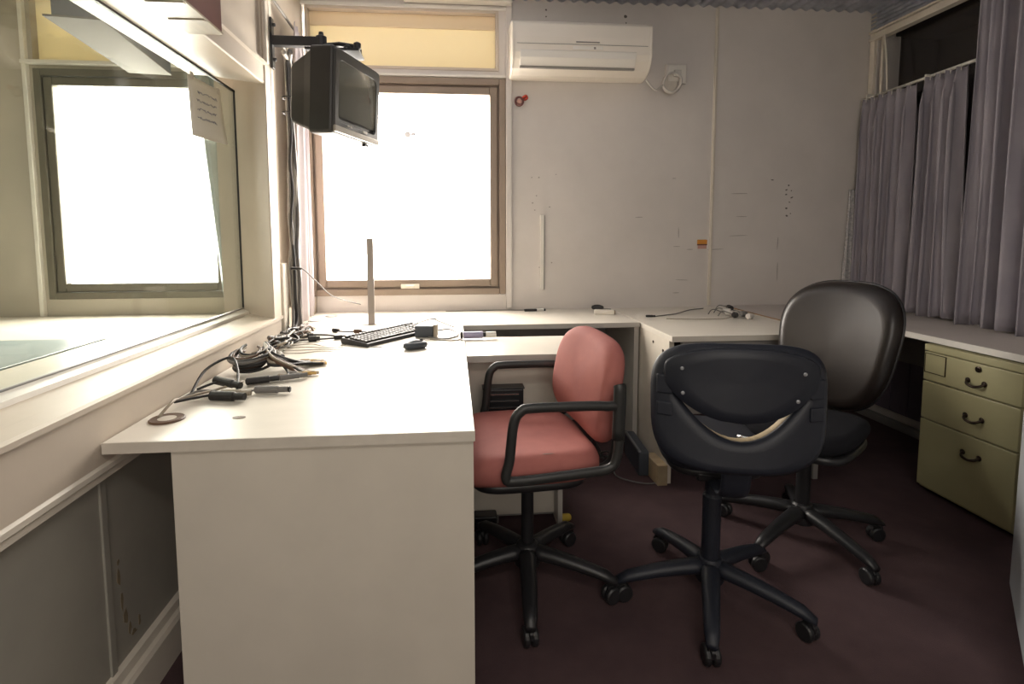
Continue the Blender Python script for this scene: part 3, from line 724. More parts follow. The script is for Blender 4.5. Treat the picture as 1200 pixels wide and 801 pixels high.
o = obj('back_shell', bm, MT['black_plastic'], t, smooth=True); o.location = (-0.303, 0.026, .748); o.rotation_euler = (0, 0, R(-17))
bm = bmesh.new(); add_tube(bm, smooth_path([(0, 0, .40), (-.18, 0, .395), (-.30, 0, .43), (-.335, 0, .56), (-.34, 0, .70)], 6), .03, 12, flat=(.035, .010))
obj('back_bar', bm, MT['black_plastic'], t, smooth=True)
obj('mechanism_box', B((-.12, .10, -.08, .08, .380, .405)), MT['black_plastic'], t, bevel=.006)

# ------------------------------------------------------------------ television on its bracket
t = thing('television', 'small dark tube television hanging by the window corner', 'television', (-0.418, 2.46, 1.800), 0)
t.scale = (.88, .88, .88)
# screen plane: near end toward the camera. local frame: +x = screen normal, y = along the screen
t.rotation_euler = (R(0), R(3), R(-19))
Wd, Hh = 0.46, 0.40
bm = bmesh.new()
def rr(w, h, x, r=0.02, k=5):
    pts = []
    for sx, sz, a0 in ((1, 1, 0), (-1, 1, 90), (-1, -1, 180), (1, -1, 270)):
        for i in range(k+1):
            a = R(a0+90*i/k); pts.append((x, sx*(w/2-r)+r*math.cos(a), sz*(h/2-r)+r*math.sin(a)))
    return pts
def loft(bm, rings, cap=True):
    V = [[bm.verts.new(p) for p in r] for r in rings]; n = len(V[0])
    for A, C in zip(V, V[1:]):
        for j in range(n): bm.faces.new((A[j], A[(j+1) % n], C[(j+1) % n], C[j]))
    if cap: bm.faces.new(V[0]); bm.faces.new(V[-1][::-1])
loft(bm, [rr(Wd*.66, Hh*.62, -.27), rr(Wd*.72, Hh*.70, -.255), rr(Wd*.84, Hh*.86, -.17), rr(Wd*.95, Hh*.95, -.12), rr(Wd, Hh, -.115), rr(Wd, Hh, -.010), rr(Wd-.012, Hh-.012, 0.0)])
obj('case', bm, MT['tv_case'], t, smooth=False, bevel=.002)
# bezel ring
bm = bmesh.new(); loft(bm, [rr(Wd-.02, Hh-.02, -.001), rr(Wd-.03, Hh-.03, .012), rr(Wd-.085, Hh-.115, .012, .03), rr(Wd-.095, Hh-.125, .000, .03)], cap=False)
bz = obj('bezel', bm, MT['tv_case'], t); bz.location = (0, 0, 0)
# bulging glass
bm = bmesh.new(); w, h = Wd-.090, Hh-.12; V = []
for i in range(17):
    row = []
    for j in range(17):
        a, b = -1+2*i/16, -1+2*j/16
        row.append(bm.verts.new((.004+.012*(1-a*a*.5-b*b*.5), a*w/2, b*h/2)))
    V.append(row)
for i in range(16):
    for j in range(16): bm.faces.new((V[i][j], V[i+1][j], V[i+1][j+1], V[i][j+1]))
o = obj('screen', bm, MT['tv_glass'], t, smooth=True); o.location = (0, 0, .022)
bm = B((.004, .018, -Wd/2+.01, Wd/2-.01, -Hh/2+.008, -Hh/2+.038)); obj('silver_strip', bm, MT['tv_silver'], t, bevel=.004)
for yy in (-.11, -.085): obj('button', B((.016, .021, yy, yy+.012, -Hh/2+.048, -Hh/2+.056)), MT['tv_silver'], t, bevel=.001)
obj('sensor_window', B((.016, .020, .04, .08, -Hh/2+.046, -Hh/2+.056)), MT['tv_silver'], t)
obj('foot', B((-.02, 0.0, .10, .13, -Hh/2-.012, -Hh/2)), MT['black_plastic'], t)
t = thing('television_bracket', 'black steel wall bracket holding up the television', 'bracket', (-0.798, 2.55, 2.05))
obj('wall_plate', B((-.004, .006, -.022, .012, -.10, .12)), MT['black_plastic'], t, bevel=.002)
for zz in (-.06, .03, .09): 
    bm = bmesh.new(); add_lathe(bm, [(.004, 0), (.008, .0), (.008, .012), (.004, .014)], 8, T4((.005, -.008, zz), ry=R(90))); obj('bolt', bm, MT['black_plastic'], t)
obj('arm', B((0.005, .215, -.022, .018, .0, .042)), MT['black_plastic'], t, bevel=.004)
bm = bmesh.new(); add_lathe(bm, [(.02, -.004), (.024, 0), (.024, .046), (.012, .052), (.010, .066)], 16, T4((.215, -.002, 0))); obj('pivot', bm, MT['black_plastic'], t)
bm = bmesh.new(); add_tube(bm, [(.215, 0, .006), (.30, -.01, .012), (.375, -.03, -.004)], .012, 8, flat=(.022, .010)); obj('arm', bm, MT['black_plastic'], t, smooth=True)
obj('top_plate', B((.17, .40, -.12, .02, -.047, -.036)), MT['black_plastic'], t, bevel=.002)
for a, b in ((.34, -.06), (.38, -.02), (.39, -.10)):
    bm = bmesh.new(); add_lathe(bm, [(.012, -.036), (.016, -.034), (.016, -.012), (.006, -.006)], 12, T4((a, b, 0))); obj('knob', bm, MT['black_plastic'], t)
for q in (-.235, .13):
    bm = bmesh.new(); add_tube(bm, [(.355, .04+q*.6-.02, -.04), (.34, .04+q*.6, -.036), (.18, .04+q*.6, -.036)], .006, 6); obj('strap', bm, MT['black_plastic'], t)

# ------------------------------------------------------------------ air conditioner
t = thing('air_conditioner', 'cream wall mounted air conditioner beside the window head', 'air conditioner', (0.352, D, 2.162))
acu = t; LEN = 0.845
prof = [(0, .0), (0, .305), (-.13, .305), (-.175, .295), (-.195, .275), (-.20, .20), (-.198, .11), (-.185, .075), (-.150, .030), (-.10, .004), (-.05, -.002)]
bm = bmesh.new(); add_prism(bm, prof, 'x', 0.012, LEN-.012)
obj('body', bm, MT['ac'], t, bevel=.004)
for x in (0, LEN-.018):
    bm = bmesh.new(); add_prism(bm, [(p[0]*1.0 - (.002 if p[0] < 0 else 0), p[1]) for p in prof], 'x', x, x+.018)
    obj('end_cap', bm, MT['ac'], t, bevel=.006)
bm = bmesh.new(); add_prism(bm, [(-.198, .125), (-.203, .120), (-.199, .082), (-.168, .042), (-.162, .046), (-.186, .080)], 'x', .05, LEN-.10)
obj('louvre', bm, MT['ac_vent'], t, bevel=.002)
obj('louvre_gap', B((.05, LEN-.10, -.168, -.150, .030, .042)), MT['grey_mark'], t)
obj('front_seam', B((.03, LEN-.03, -.2015, -.199, .158, .1605)), MT['grey_mark'], t)
obj('badge', B((.38, .52, -.2035, -.199, .170, .176)), MT['grey_mark'], t)
obj('display', B((.36, .54, -.204, -.199, .130, .150)), MT['ac_vent'], t, bevel=.002)
obj('sensor_lens', B((.485, .497, -.206, -.203, .133, .145)), MT['grey_mark'], t)
# cord coiled at the socket
t = thing('power_socket', 'white wall socket box right of the air conditioner', 'socket', (1.435, D, 2.205))
obj('back_box', B((-.085, .05, -.035, 0, -.045, .075)), MT['wall'], t, bevel=.006)
obj('face_plate', B((-.075, .04, -.042, -.035, -.035, .065)), MT['white_trim'], t, bevel=.004)
obj('plug', B((-.045, .0, -.065, -.042, -.01, .03)), MT['cable_white'], t, bevel=.005)
pts = [(1.190, 3.27, 2.150), (1.22, 3.30, 2.135), (1.27, 3.32, 2.105)]
for k in range(26):
    a = R(200+k*38); rad = .058+.006*math.sin(k*1.3)
    pts.append((1.375+rad*math.cos(a)*1.05, 3.325+.010*math.sin(k), 2.155+rad*math.sin(a)*.95))
pts.append((1.40, 3.32, 2.21))
bm = bmesh.new(); add_tube(bm, smooth_path(pts, 4), .0065, 8)
pc = obj('power_cord', bm, MT['cable_white'], acu, smooth=True); pc.location = (-0.352, -D, -2.162)
bm = bmesh.new(); add_lathe(bm, [(.004, 0), (.050, .001), (.050, .006), (.04, .010)], 26, T4((1.375, 3.36, 2.155), rx=R(90)))
tag(obj('cord_winder', bm, MT['desk_edge'], smooth=False), 'beige disc inside the coiled white cord', 'disc')

t = thing('wall_hook', 'red ring and hook on the wall beside the window', 'hook', (0.418, D, 2.035))
bm = bmesh.new(); add_tube(bm, [(.024*math.cos(R(a)), -.012, .026*math.sin(R(a))) for a in range(0, 360, 20)], .0065, 8, closed=True); obj('ring', bm, MT['maroon'], t, smooth=True)
bm = bmesh.new(); add_lathe(bm, [(.004, 0), (.017, 0), (.014, .012), (.004, .014)], 18, T4((0, -.001, 0), rx=R(90))); obj('button', bm, MT['pink'], t)
bm = bmesh.new(); add_tube(bm, smooth_path([(.012, -.005, .016), (.03, -.014, .028), (.044, -.010, .034), (.048, -.006, .020), (.030, -.006, .012)], 4), .008, 8); obj('hook', bm, MT['red'], t, smooth=True)
t = thing('wall_trunking', 'narrow white cable trunking fixed upright on the back wall', 'trunking', (0.572, D, 0.857), 0)
obj('cover', B((-.018, .006, -.016, 0, 0, .478)), MT['white_trim'], t, bevel=.003)
obj('side_channel', B((.006, .011, -.010, 0, 0, .474)), MT['grey_mark'], t)
t = thing('orange_sticker', 'small orange and pink sticker beside the wall joint', 'sticker', (1.632, D, 1.128))
obj('upper_part', B((-.034, .034, -.002, 0, .016, .046)), MT['orange'], t, bevel=.0008)
obj('stripe', B((-.034, .034, -.0022, 0, .009, .017)), MT['maroon'], t)
obj('lower_part', B((-.030, .030, -.0018, 0, -.014, .009)), MT['pink'], t)

# wooden box over the glazed partition
t = thing('wall_box', 'maroon wooden box mounted over the studio glass', 'box', (XL, 1.82, 1.838))
obj('body', B((-.015, .088, -1.2, 0, .006, .30)), MT['maroon'], t, bevel=.002)
obj('bottom_board', B((-.015, .090, -1.2, .002, 0, .006)), MT['box_under'], t)
for yy in (-.12, -.24): obj('batten', B((-.015, .086, yy, yy+.012, -.003, 0)), MT['box_under'], t)
# paper on the glass
t = thing('paper_note', 'handwritten white paper note taped on the studio glass', 'paper', (G+.004, 2.24, 1.60))
bm = bmesh.new(); V = []
for i in range(9):
    row = []
    for j in range(9):
        u, v = i/8, j/8; bow = .022*(1-v)**2*(u-.3)**2 + .006*(1-v)
        row.append(bm.verts.new((.002+bow*(1.4 if u > .5 else 1), u*.30, .012*u + v*.235 - .012*(u > 0)*(1-v)*0)))
    V.append(row)
for i in range(8):
    for j in range(8): bm.faces.new((V[i][j], V[i+1][j], V[i+1][j+1], V[i][j+1]))
sh = obj('sheet', bm, MT['paper'], t, smooth=True); md = sh.modifiers.new('solid', 'SOLIDIFY'); md.thickness = .0006
for k in range(4):
    bm = bmesh.new(); z = .182-.034*k
    p = []
    for i in range(38): p.append((.010+.003*(1-z/.24), .05+i*.0048+(.012 if k == 0 else 0), z+.010*i/38+random.uniform(-.006, .006)))
    add_tube(bm, p, .0012, 5); obj('handwriting', bm, MT['ink'], t)
for yy in (.02, .26): obj('tape', B((.003, .0045, yy, yy+.025, .225, .252)), MT['cable_white'], t)

# ------------------------------------------------------------------ curtains
def curtain(name, p0, p1, z0, z1, folds, amp, m, label, seed, thick=.0025, head=.06, flare=0.0, lean=0.0, group=None, hook=True, toward=(-1, 0), sharp=0.4, gather=0.0):
    """hangs along p0->p1 (xy); toward = room-side normal"""
    rnd = random.Random(seed); nu, nv = folds*16, 26
    ph = [rnd.uniform(-.5, .5) for _ in range(folds+2)]; am = [rnd.uniform(.65, 1.25) for _ in range(folds+2)]
    bm = bmesh.new(); V = []
    dx, dy = p1[0]-p0[0], p1[1]-p0[1]; L = math.hypot(dx, dy); ux, uy = dx/L, dy/L
    for i in range(nu+1):
        u = i/nu; row = []
        fidx = u*folds; k = int(min(folds-1, fidx)); fr = fidx-k
        A = am[k]*(1-fr)+am[k+1]*fr; P = ph[k]*(1-fr)+ph[k+1]*fr
        for j in range(nv+1):
            v = j/nv                                     # 0 bottom, 1 top
            z = z0 + (z1-z0)*v
            wv = math.sin(2*math.pi*fidx + P*1.6*(1-v))
            wv = math.copysign(abs(wv)**(1-sharp*.5), wv)
            hv = min(1.0, (1-v)/.12)
            a = amp*A*(.45+.55*hv)*(1+.25*(1-v))
            d = a*wv + .25*amp*math.sin(2*math.pi*fidx*2.3+seed+3*v)*hv
            c = .35*amp*math.sin(4*math.pi*fidx+P)*hv
            uu = u + flare*(1-v)*(u-.5) + lean*(1-v) - gather*math.sin(math.pi*v)*(u-.5)
            zz = z + (head*.25*math.sin(2*math.pi*fidx*1.0+1.0)*.3 if j == nv else 0) + (0.008*math.sin(fidx*2.1+seed) if j == 0 else 0)
            row.append(bm.verts.new((p0[0]+ux*(uu*L+c)+toward[0]*d, p0[1]+uy*(uu*L+c)+toward[1]*d, zz)))
        V.append(row)
    for i in range(nu):
        for j in range(nv): bm.faces.new((V[i][j], V[i+1][j], V[i+1][j+1], V[i][j+1]))
    t = thing(name, label, 'curtain', (0, 0, 0), group=group)
    o = obj('cloth', bm, MT[m], t, smooth=True); s = o.modifiers.new('solid', 'SOLIDIFY'); s.thickness = thick; s.offset = 0
    if hook:
        bm = bmesh.new(); V2 = []
        for i in range(nu+1):
            top = V[i][nv] if False else None
        for k in range(folds):
            u = (k+.5)/folds; x = p0[0]+dx*u; y = p0[1]+dy*u
            add_tube(bm, [(x+toward[0]*.006, y+toward[1]*.006, z1-.02), (x+toward[0]*.006, y+toward[1]*.006, z1+.012)], .002, 5)
        obj('hooks', bm, MT['cable_white'], t)
    return t
CXR = XR-0.070
curtain('short_curtain', (CXR, 3.355), (CXR, 2.95), .745, 2.075, 6, .030, 'lilac', 'lilac grey curtain in the far corner left of the dark gap', 3, flare=.0)
curtain('short_curtain', (CXR, 2.885), (CXR, 2.64), .745, 2.085, 4, .036, 'lilac', 'lilac grey curtain right of the dark gap, flaring to the worktop', 8, flare=.22, lean=.04, gather=.12)
curtain('long_curtain', (CXR-.045, 2.54), (CXR-.045, 2.34), .742, 2.60, 3, .034, 'lilac', 'tall lilac curtain hanging past the top of the dark window', 11, flare=.05)
curtain('long_curtain', (CXR-.075, 2.31), (CXR-.075, 1.93), .742, 2.60, 4, .034, 'lilac', 'tall lilac curtain at the right edge over the drawers', 14, flare=.05)
bm = bmesh.new(); add_tube(bm, [(CXR+.02, 3.385, 2.085), (CXR+.02, 2.30, 2.105)], .009, 10)
t = thing('curtain_rod', 'white curtain rod across the dark window', 'rod', (0, 0, 0))
obj('rod', bm, MT['white_trim'], t, smooth=True)
for yy in (3.34, 2.905, 2.5): obj('bracket', B((CXR+.01, XR-.001, yy-.006, yy+.006, 2.075, 2.112)), MT['white_trim'], t, bevel=.002)
bm = bmesh.new(); add_tube(bm, smooth_path([(XR-.03, 3.255, 2.46), (XR-.03, 3.225, 2.28), (XR-.035, 3.205, 2.10)], 5), .006, 8)
tag(obj('pull_cord', bm, MT['trim'], smooth=True), 'cream pull cord hanging in the corner of the dark window', 'cord')
curtain('lace_curtain', (2.63, 3.375), (2.67, 3.365), .80, 1.50, 2, .012, 'lace', 'sliver of patterned white lace beside the far lilac curtain', 5, hook=False, toward=(0, -1), flare=1.2)
curtain('teal_curtain', (-1.50, 3.33), (-1.20, 3.30), .76, 2.45, 3, .016, 'teal', 'dull teal curtain hanging beside the window behind the studio glass', 31, hook=False, toward=(0, -1), flare=-.25, lean=.30)
# left corner curtain
curtain('corner_curtain', (-0.868, 3.28), (-0.80, 2.93), .745, 2.30, 4, .020, 'pale_curtain', 'pale pink curtain bunched between the partition and the window', 21, hook=False, toward=(1, .2), flare=.15)
bm = bmesh.new(); add_tube(bm, [(-.85, 3.385, 2.31), (-.83, 2.58, 2.31)], .007, 8)
tag(obj('corner_curtain_rail', bm, MT['grey_inner'], smooth=True), 'grey rail over the pale pink corner curtain', 'rail')

# ------------------------------------------------------------------ cables
def cable(pts, r, m, label, closed=False, group=None, cat='cable', parts=(), sub=6, n=7, name='cable'):
    bm = bmesh.new(); add_tube(bm, smooth_path(pts, sub, closed), r, n, closed=closed)
    if not parts:
        return tag(obj(name, bm, MT[m], smooth=True), label, cat, group)
    t = thing(name, label, cat, (0, 0, 0), group=group)
    obj('wire', bm, MT[m], t, smooth=True)
    for nm, a, b, rad, mm in parts:      # cylindrical plug from a to b
        a, b = Vector(a), Vector(b); d = (b-a)
        q = d.to_track_quat('Z', 'Y').to_matrix().to_4x4(); q.translation = a
        bm = bmesh.new(); add_lathe(bm, [(rad*.55, 0), (rad, .004), (rad, d.length*.7), (rad*.8, d.length*.72), (rad*.8, d.length)], 14, q)
        obj(nm, bm, MT[mm], t, smooth=False)
    return t
Z = DT
# vertical bundle from the bracket down to the desk
rnd = random.Random(6)
for k in range(8):
    pts = []; ox, oy = rnd.uniform(-.018, .018), rnd.uniform(-.03, .03)
    zz = 2.02
    while zz > 0.78:
        tight = 1.0 if zz < 1.6 else .55
        pts.append((-0.775+ox*tight+rnd.uniform(-.006, .006), 2.70+oy*tight+rnd.uniform(-.010, .010), zz)); zz -= rnd.uniform(.10, .17)
    pts.append((-0.765+ox, 2.66+oy*2, Z+.02)); pts.append((-.74+ox, 2.55+oy*3, Z+.006)); 
    pts.insert(0, (-.77+rnd.uniform(-.02, .03), 2.62+rnd.uniform(-.04, .05), 2.07+rnd.uniform(-.03, .03)))
    cable(pts, rnd.uniform(.006, .0105), ['cable_grey', 'desk_grey', 'cable_grey', 'cable_black', 'cable_grey', 'desk_grey', 'cable_grey', 'cable_beige'][k], ['leftmost grey strand', 'pale grey strand', 'thin mid grey strand', 'black strand', 'thick grey strand', 'pale cream strand', 'rearmost grey strand', 'beige strand'][k] + ' of the upright cable bundle below the television bracket', group='upright cable bundle in the corner')
for zz, wh in ((1.86, 'upper'), (1.79, 'lower')):
    cable([(-.775+.032*math.cos(R(a)), 2.70+.040*math.sin(R(a)), zz) for a in range(0, 360, 45)], .004, 'cable_black', wh + ' black tie round the upright cable bundle', closed=True, group='cable ties', cat='cable tie', sub=3, name='cable_tie')
cable([(-.77, 2.63, 1.05), (-.73, 2.66, 1.045), (-.70, 2.80, .97), (-.66, 3.0, .87), (-.55, 3.2, .80)], .003, 'cable_grey', 'thin wire slanting from the cable bundle towards the window table', parts=[('jack', (-.775, 2.62, 1.05), (-.735, 2.655, 1.046), .007, 'cable_black')])
# desk tangle nearest the viewer
cable([(-.765, 1.42, Z+.006), (-.755, 1.47, Z+.03), (-.765, 1.53, Z+.02), (-.70, 1.62, Z+.02), (-.66, 1.70, Z+.02)], .004, 'cable_beige', 'beige cable coming out of the near desk grommet')
cable([(-.77, 1.60, Z+.01), (-.778, 1.72, Z+.055), (-.735, 1.80, Z+.075), (-.69, 1.74, Z+.05), (-.66, 1.66, Z+.02), (-.64, 1.60, Z+.012)], .0042, 'cable_black', 'black cable standing up in an arch by the sill')
cable([(-.78, 1.55, Z+.01), (-.75, 1.60, Z+.02), (-.70, 1.60, Z+.02)], .0035, 'cable_grey', 'short grey cable beside the near grommet')
cable([(-.765, 1.50, Z+.02), (-.72, 1.56, Z+.016), (-.69, 1.585, Z+.014)], .004, 'cable_black', 'black cable ending in a thick black connector', parts=[('connector', (-.705, 1.575, Z+.014), (-.60, 1.555, Z+.014), .0135, 'cable_black')])
cable([(-.76, 1.62, Z+.02), (-.72, 1.66, Z+.03), (-.68, 1.66, Z+.026)], .004, 'cable_black', 'black cable with a square ended black plug above the others', parts=[('connector', (-.735, 1.68, Z+.032), (-.64, 1.63, Z+.026), .013, 'cable_black')])
cable([(-.72, 1.61, Z+.012), (-.66, 1.62, Z+.01), (-.60, 1.63, Z+.010)], .0032, 'cable_grey', 'grey cable ending in a long grey round plug', parts=[('plug', (-.60, 1.63, Z+.012), (-.50, 1.625, Z+.012), .011, 'cable_grey'), ('tip', (-.50, 1.625, Z+.012), (-.493, 1.625, Z+.012), .010, 'cable_black')])
cable([(-.75, 1.57, Z+.008), (-.71, 1.60, Z+.010), (-.68, 1.625, Z+.010)], .004, 'cable_beige', 'beige cable ending in a pale plug', parts=[('plug', (-.69, 1.61, Z+.011), (-.60, 1.60, Z+.011), .010, 'cable_beige')])
cable([(-.66, 1.74, Z+.012), (-.62, 1.76, Z+.010), (-.56, 1.78, Z+.01)], .004, 'cable_black', 'black cable with a green black plug beside the coil', parts=[('plug', (-.66, 1.72, Z+.013), (-.57, 1.76, Z+.013), .011, 'cable_black'), ('sleeve', (-.57, 1.76, Z+.012), (-.49, 1.80, Z+.012), .009, 'cable_grey')])
# coiled multicore with fan of plugs
cols = ['cable_black', 'cable_grey', 'cable_black', 'cable_brown', 'cable_beige', 'cable_black', 'cable_grey', 'cable_brown']
for k in range(14):
    c = Vector((-.715+rnd.uniform(-.01, .01), 1.93+rnd.uniform(-.02, .02), 0)); rad = rnd.uniform(.04, .065); tz = rnd.uniform(-.25, .25)
    pts = []
    for a in range(0, 300, 30):
        aa = R(a+150); x = c.x+rad*math.cos(aa); y = c.y+rad*1.25*math.sin(aa)
        pts.append((max(-.79, x), y, Z+.012+.004*k+.02*math.sin(aa*1.0+tz)*0.6+.01))
    ex = rnd.uniform(-.56, -.44); ey = rnd.uniform(1.80, 2.02)
    pts += [(-.63, 1.90+rnd.uniform(-.04, .04), Z+.03+.002*k), ((ex-.60)/2, (ey+1.92)/2, Z+.015), (ex, ey, Z+.008)]
    cable(pts, rnd.uniform(.004, .006), cols[k % 8], cols[k % 8][6:] + ' cable of the coiled heap fanning out over the desk, ' + ['brass', 'grey', 'beige'][k % 3] + ' plugged', group='coiled cable heap',
          parts=[('plug', (ex-.035, ey-.002, Z+.010), (ex+.012, ey+.004, Z+.008), .0065, ['gold_plug', 'cable_grey', 'cable_beige'][k % 3])])
# third tangle further back along the sill
for k in range(18):
    y0 = 2.06+rnd.uniform(0, .20); pts = [(-.765+rnd.uniform(-.01, .02), y0, Z+.010+rnd.uniform(0, .02))]
    for i in range(6):
        pts.append((-.745+rnd.uniform(-.035, .07), y0+.08*(i+1)+rnd.uniform(-.06, .06), Z+.008+rnd.uniform(0, .045)))
    cable(pts, rnd.uniform(.003, .006), ['cable_black', 'cable_brown', 'cable_grey', 'cable_beige', 'cable_black', 'cable_grey'][k % 6], 'thin ' + ['black', 'brown', 'grey', 'beige', 'black', 'grey'][k % 6] + ' wire in the loose tangle along the sill', group='loose wire tangle along the sill')
for k in range(4):
    y0 = 2.18+.05*k; pts = [(-.70, y0, Z+.004), (-.62, y0+.01*k, Z+.003), (-.54, y0+.03-.02*k, Z+.003), (-.47, y0+.0, Z+.003)]
    cable(pts, .0018, 'cable_beige', ['nearest', 'second', 'third', 'farthest'][k] + ' of four hair thin beige wires lying on the front desk', group='thin beige wires on the desk')
cable([(-.72, 2.20, Z+.02), (-.69, 2.14, Z+.012), (-.685, 2.12, Z+.010)], .003, 'cable_white', 'white lead with a black tipped round plug', parts=[('plug', (-.69, 2.15, Z+.010), (-.665, 2.10, Z+.010), .010, 'cable_white'), ('tip', (-.665, 2.10, Z+.010), (-.660, 2.09, Z+.010), .009, 'cable_black')])
# cables behind the keyboard
cable([(-.78, 2.52, Z+.006), (-.70, 2.545, Z+.01), (-.60, 2.56, Z+.006), (-.50, 2.50, Z+.006), (-.40, 2.56, Z+.006), (-.30, 2.70, Z+.006)], .0045, 'cable_black', 'black cable running along behind the keyboard', parts=[('plug', (-.72, 2.535, Z+.01), (-.66, 2.55, Z+.01), .010, 'cable_black')])
cable([(-.74, 2.44, Z+.005), (-.64, 2.44, Z+.008), (-.56, 2.47, Z+.006), (-.48, 2.50, Z+.006)], .0042, 'cable_black', 'black cable with a fat plug left of the keyboard', parts=[('plug', (-.655, 2.435, Z+.012), (-.605, 2.445, Z+.012), .013, 'cable_black'), ('connector', (-.55, 2.47, Z+.010), (-.50, 2.49, Z+.010), .010, 'cable_black')])
cable([(-.575, 2.66, Z+.006), (-.50, 2.635, Z+.006), (-.42, 2.63, Z+.006), (-.36, 2.67, Z+.006)], .004, 'cable_black', 'black lead with two small plugs behind the keyboard', parts=[('plug', (-.60, 2.67, Z+.010), (-.565, 2.655, Z+.010), .010, 'cable_black'), ('connector', (-.49, 2.632, Z+.010), (-.45, 2.63, Z+.010), .010, 'cable_brown')])
cable([(-.22, 2.80, Z+.006), (-.14, 2.82, Z+.03), (-.10, 2.76, Z+.045), (-.09, 2.80, Z+.03), (.0, 2.72, Z+.006)], .003, 'cable_grey', 'grey lead looping up behind the far end of the keyboard')
cable([(-.12, 2.46, Z+.006), (-.04, 2.42, Z+.004), (.02, 2.50, Z+.006), (-.02, 2.62, Z+.012), (-.09, 2.60, Z+.01)], .004, 'cable_grey', 'grey lead curling beside the slate adapter')
cable([(-.11, 2.42, Z+.004), (-.02, 2.385, Z+.003), (.025, 2.40, Z+.004), (.035, 2.44, Z+.012)], .003, 'cable_beige', 'pale lead running to the violet tube')
cable([(-.12, 2.99, Z+.004), (-.09, 2.93, Z+.02), (-.06, 2.96, Z+.02), (-.04, 2.88, Z+.004)], .0028, 'cable_white', 'white wire curl on the window table')
cable([(-.40, 2.30, Z+.003), (-.33, 2.27, Z+.003), (-.25, 2.25, Z+.003), (-.20, 2.24, Z+.006)], .0018, 'cable_grey', 'thin mouse cord crossing below the keyboard')
cable([(.50, 3.32, Z+.003), (.30, 3.35, Z+.003), (.10, 3.34, Z+.003), (-.05, 3.33, Z+.003)], .0025, 'cable_grey', 'thin grey lead along the back of the window table')

# keyboard
t = thing('keyboard', 'black computer keyboard with worn shiny keys lying on the front desk', 'keyboard', (-0.300, 2.505, Z), R(53.5))
bm = bmesh.new(); add_prism(bm, [(-.082, 0), (.080, 0), (.082, .012), (.078, .028), (-.078, .016), (-.083, .010)], 'x', -.225, .225)
obj('body', bm, MT['black_plastic'], t, bevel=.003)
bm = bmesh.new()
def keytop(x0, x1, y0, y1):
    zc = .016 + (.028-.016)*((y0+y1)/2+.078)/.156
    P = [(x0, y0), (x1, y0), (x1, y1), (x0, y1)]; i = .0022
    A = [bm.verts.new((x, y, zc-.001)) for x, y in P]
    C = [bm.verts.new((x+(i if x == x0 else -i), y+(i if y == y0 else -i), zc+.0075)) for x, y in P]
    bm.faces.new(C)
    for j in range(4): bm.faces.new((A[j], A[(j+1) % 4], C[(j+1) % 4], C[j]))
rows = [-.066, -.045, -.024, -.003, .018, .050]
for ri, y in enumerate(rows):
    x = -.215
    while x < .212:
        if ri == 0 and -.13 < x < -.02: keytop(x, x+.10, y, y+.0185); x += .103; continue
        if (.070 < x < .076) or (.136 < x < .142) or (ri == 5 and random.random() < .10): x += .008; continue
        keytop(x, x+.0175, y, y+.0185); x += .0198
obj('keys', bm, MT['key'], t, kind='stuff')
# mouse
t = thing('computer_mouse', 'dark computer mouse in front of the keyboard', 'mouse', (-0.163, 2.235, Z), R(-62))
def md_(p):
    x, y, z = p
    return Vector((x, y, z if z < 0 else z*(1-.25*(x/.055)**2)))
bm = bmesh.new(); add_pad(bm, .062, .105, .030, e=2.6, n=32, crown=.008, soft=.55); xf(bm, T4((0, 0, .015)))
obj('shell', bm, MT['slate'], t, smooth=True)
bm = bmesh.new(); add_lathe(bm, [(.006, -.0035), (.008, 0), (.006, .0035)], 14, T4((0, .028, .033), ry=R(90))); obj('wheel', bm, MT['black_plastic'], t)
obj('button_gap', B((-.0006, .0006, .006, .044, .0345, .0362)), MT['black_plastic'], t)
# slate adapter
t = thing('power_adapter', 'slate grey power adapter with pale end beside the mouse', 'adapter', (-0.125, 2.505, Z), R(-6))
obj('housing', B((-.055, .030, -.03, .03, 0, .055)), MT['slate'], t, bevel=.006)
obj('end_cap', B((.030, .048, -.026, .026, .002, .060)), MT['cable_beige'], t, bevel=.004)
# violet tube
t = thing('plastic_tube', 'violet and white plastic tube lying over the desk joint', 'tube', (0.028, 2.425, Z+.018), R(2))
Q = T4(ry=R(90))
for nm, a, b, r, m in (('black_ring', 0, .012, .017, 'cable_black'), ('tube_body', .014, .105, .0165, 'violet'), ('black_ring', .105, .118, .012, 'cable_black'), ('white_cap', .118, .165, .0145, 'white_trim')):
    bm = bmesh.new(); add_lathe(bm, [(r*.8, a), (r, a+.002), (r, b-.002), (r*.8, b)], 18, Q); obj(nm, bm, MT[m], t)
# pole
t = thing('upright_bar', 'bare taupe metal bar standing on the desks in front of the window', 'bar', (-0.440, 2.885, Z), 0)
obj('bar', B((-.017, .017, -.008, .008, 0, .462)), MT['taupe'], t, bevel=.002)
obj('foot_plate', B((-.05, .05, -.015, .05, 0, .004)), MT['taupe'], t, bevel=.001)
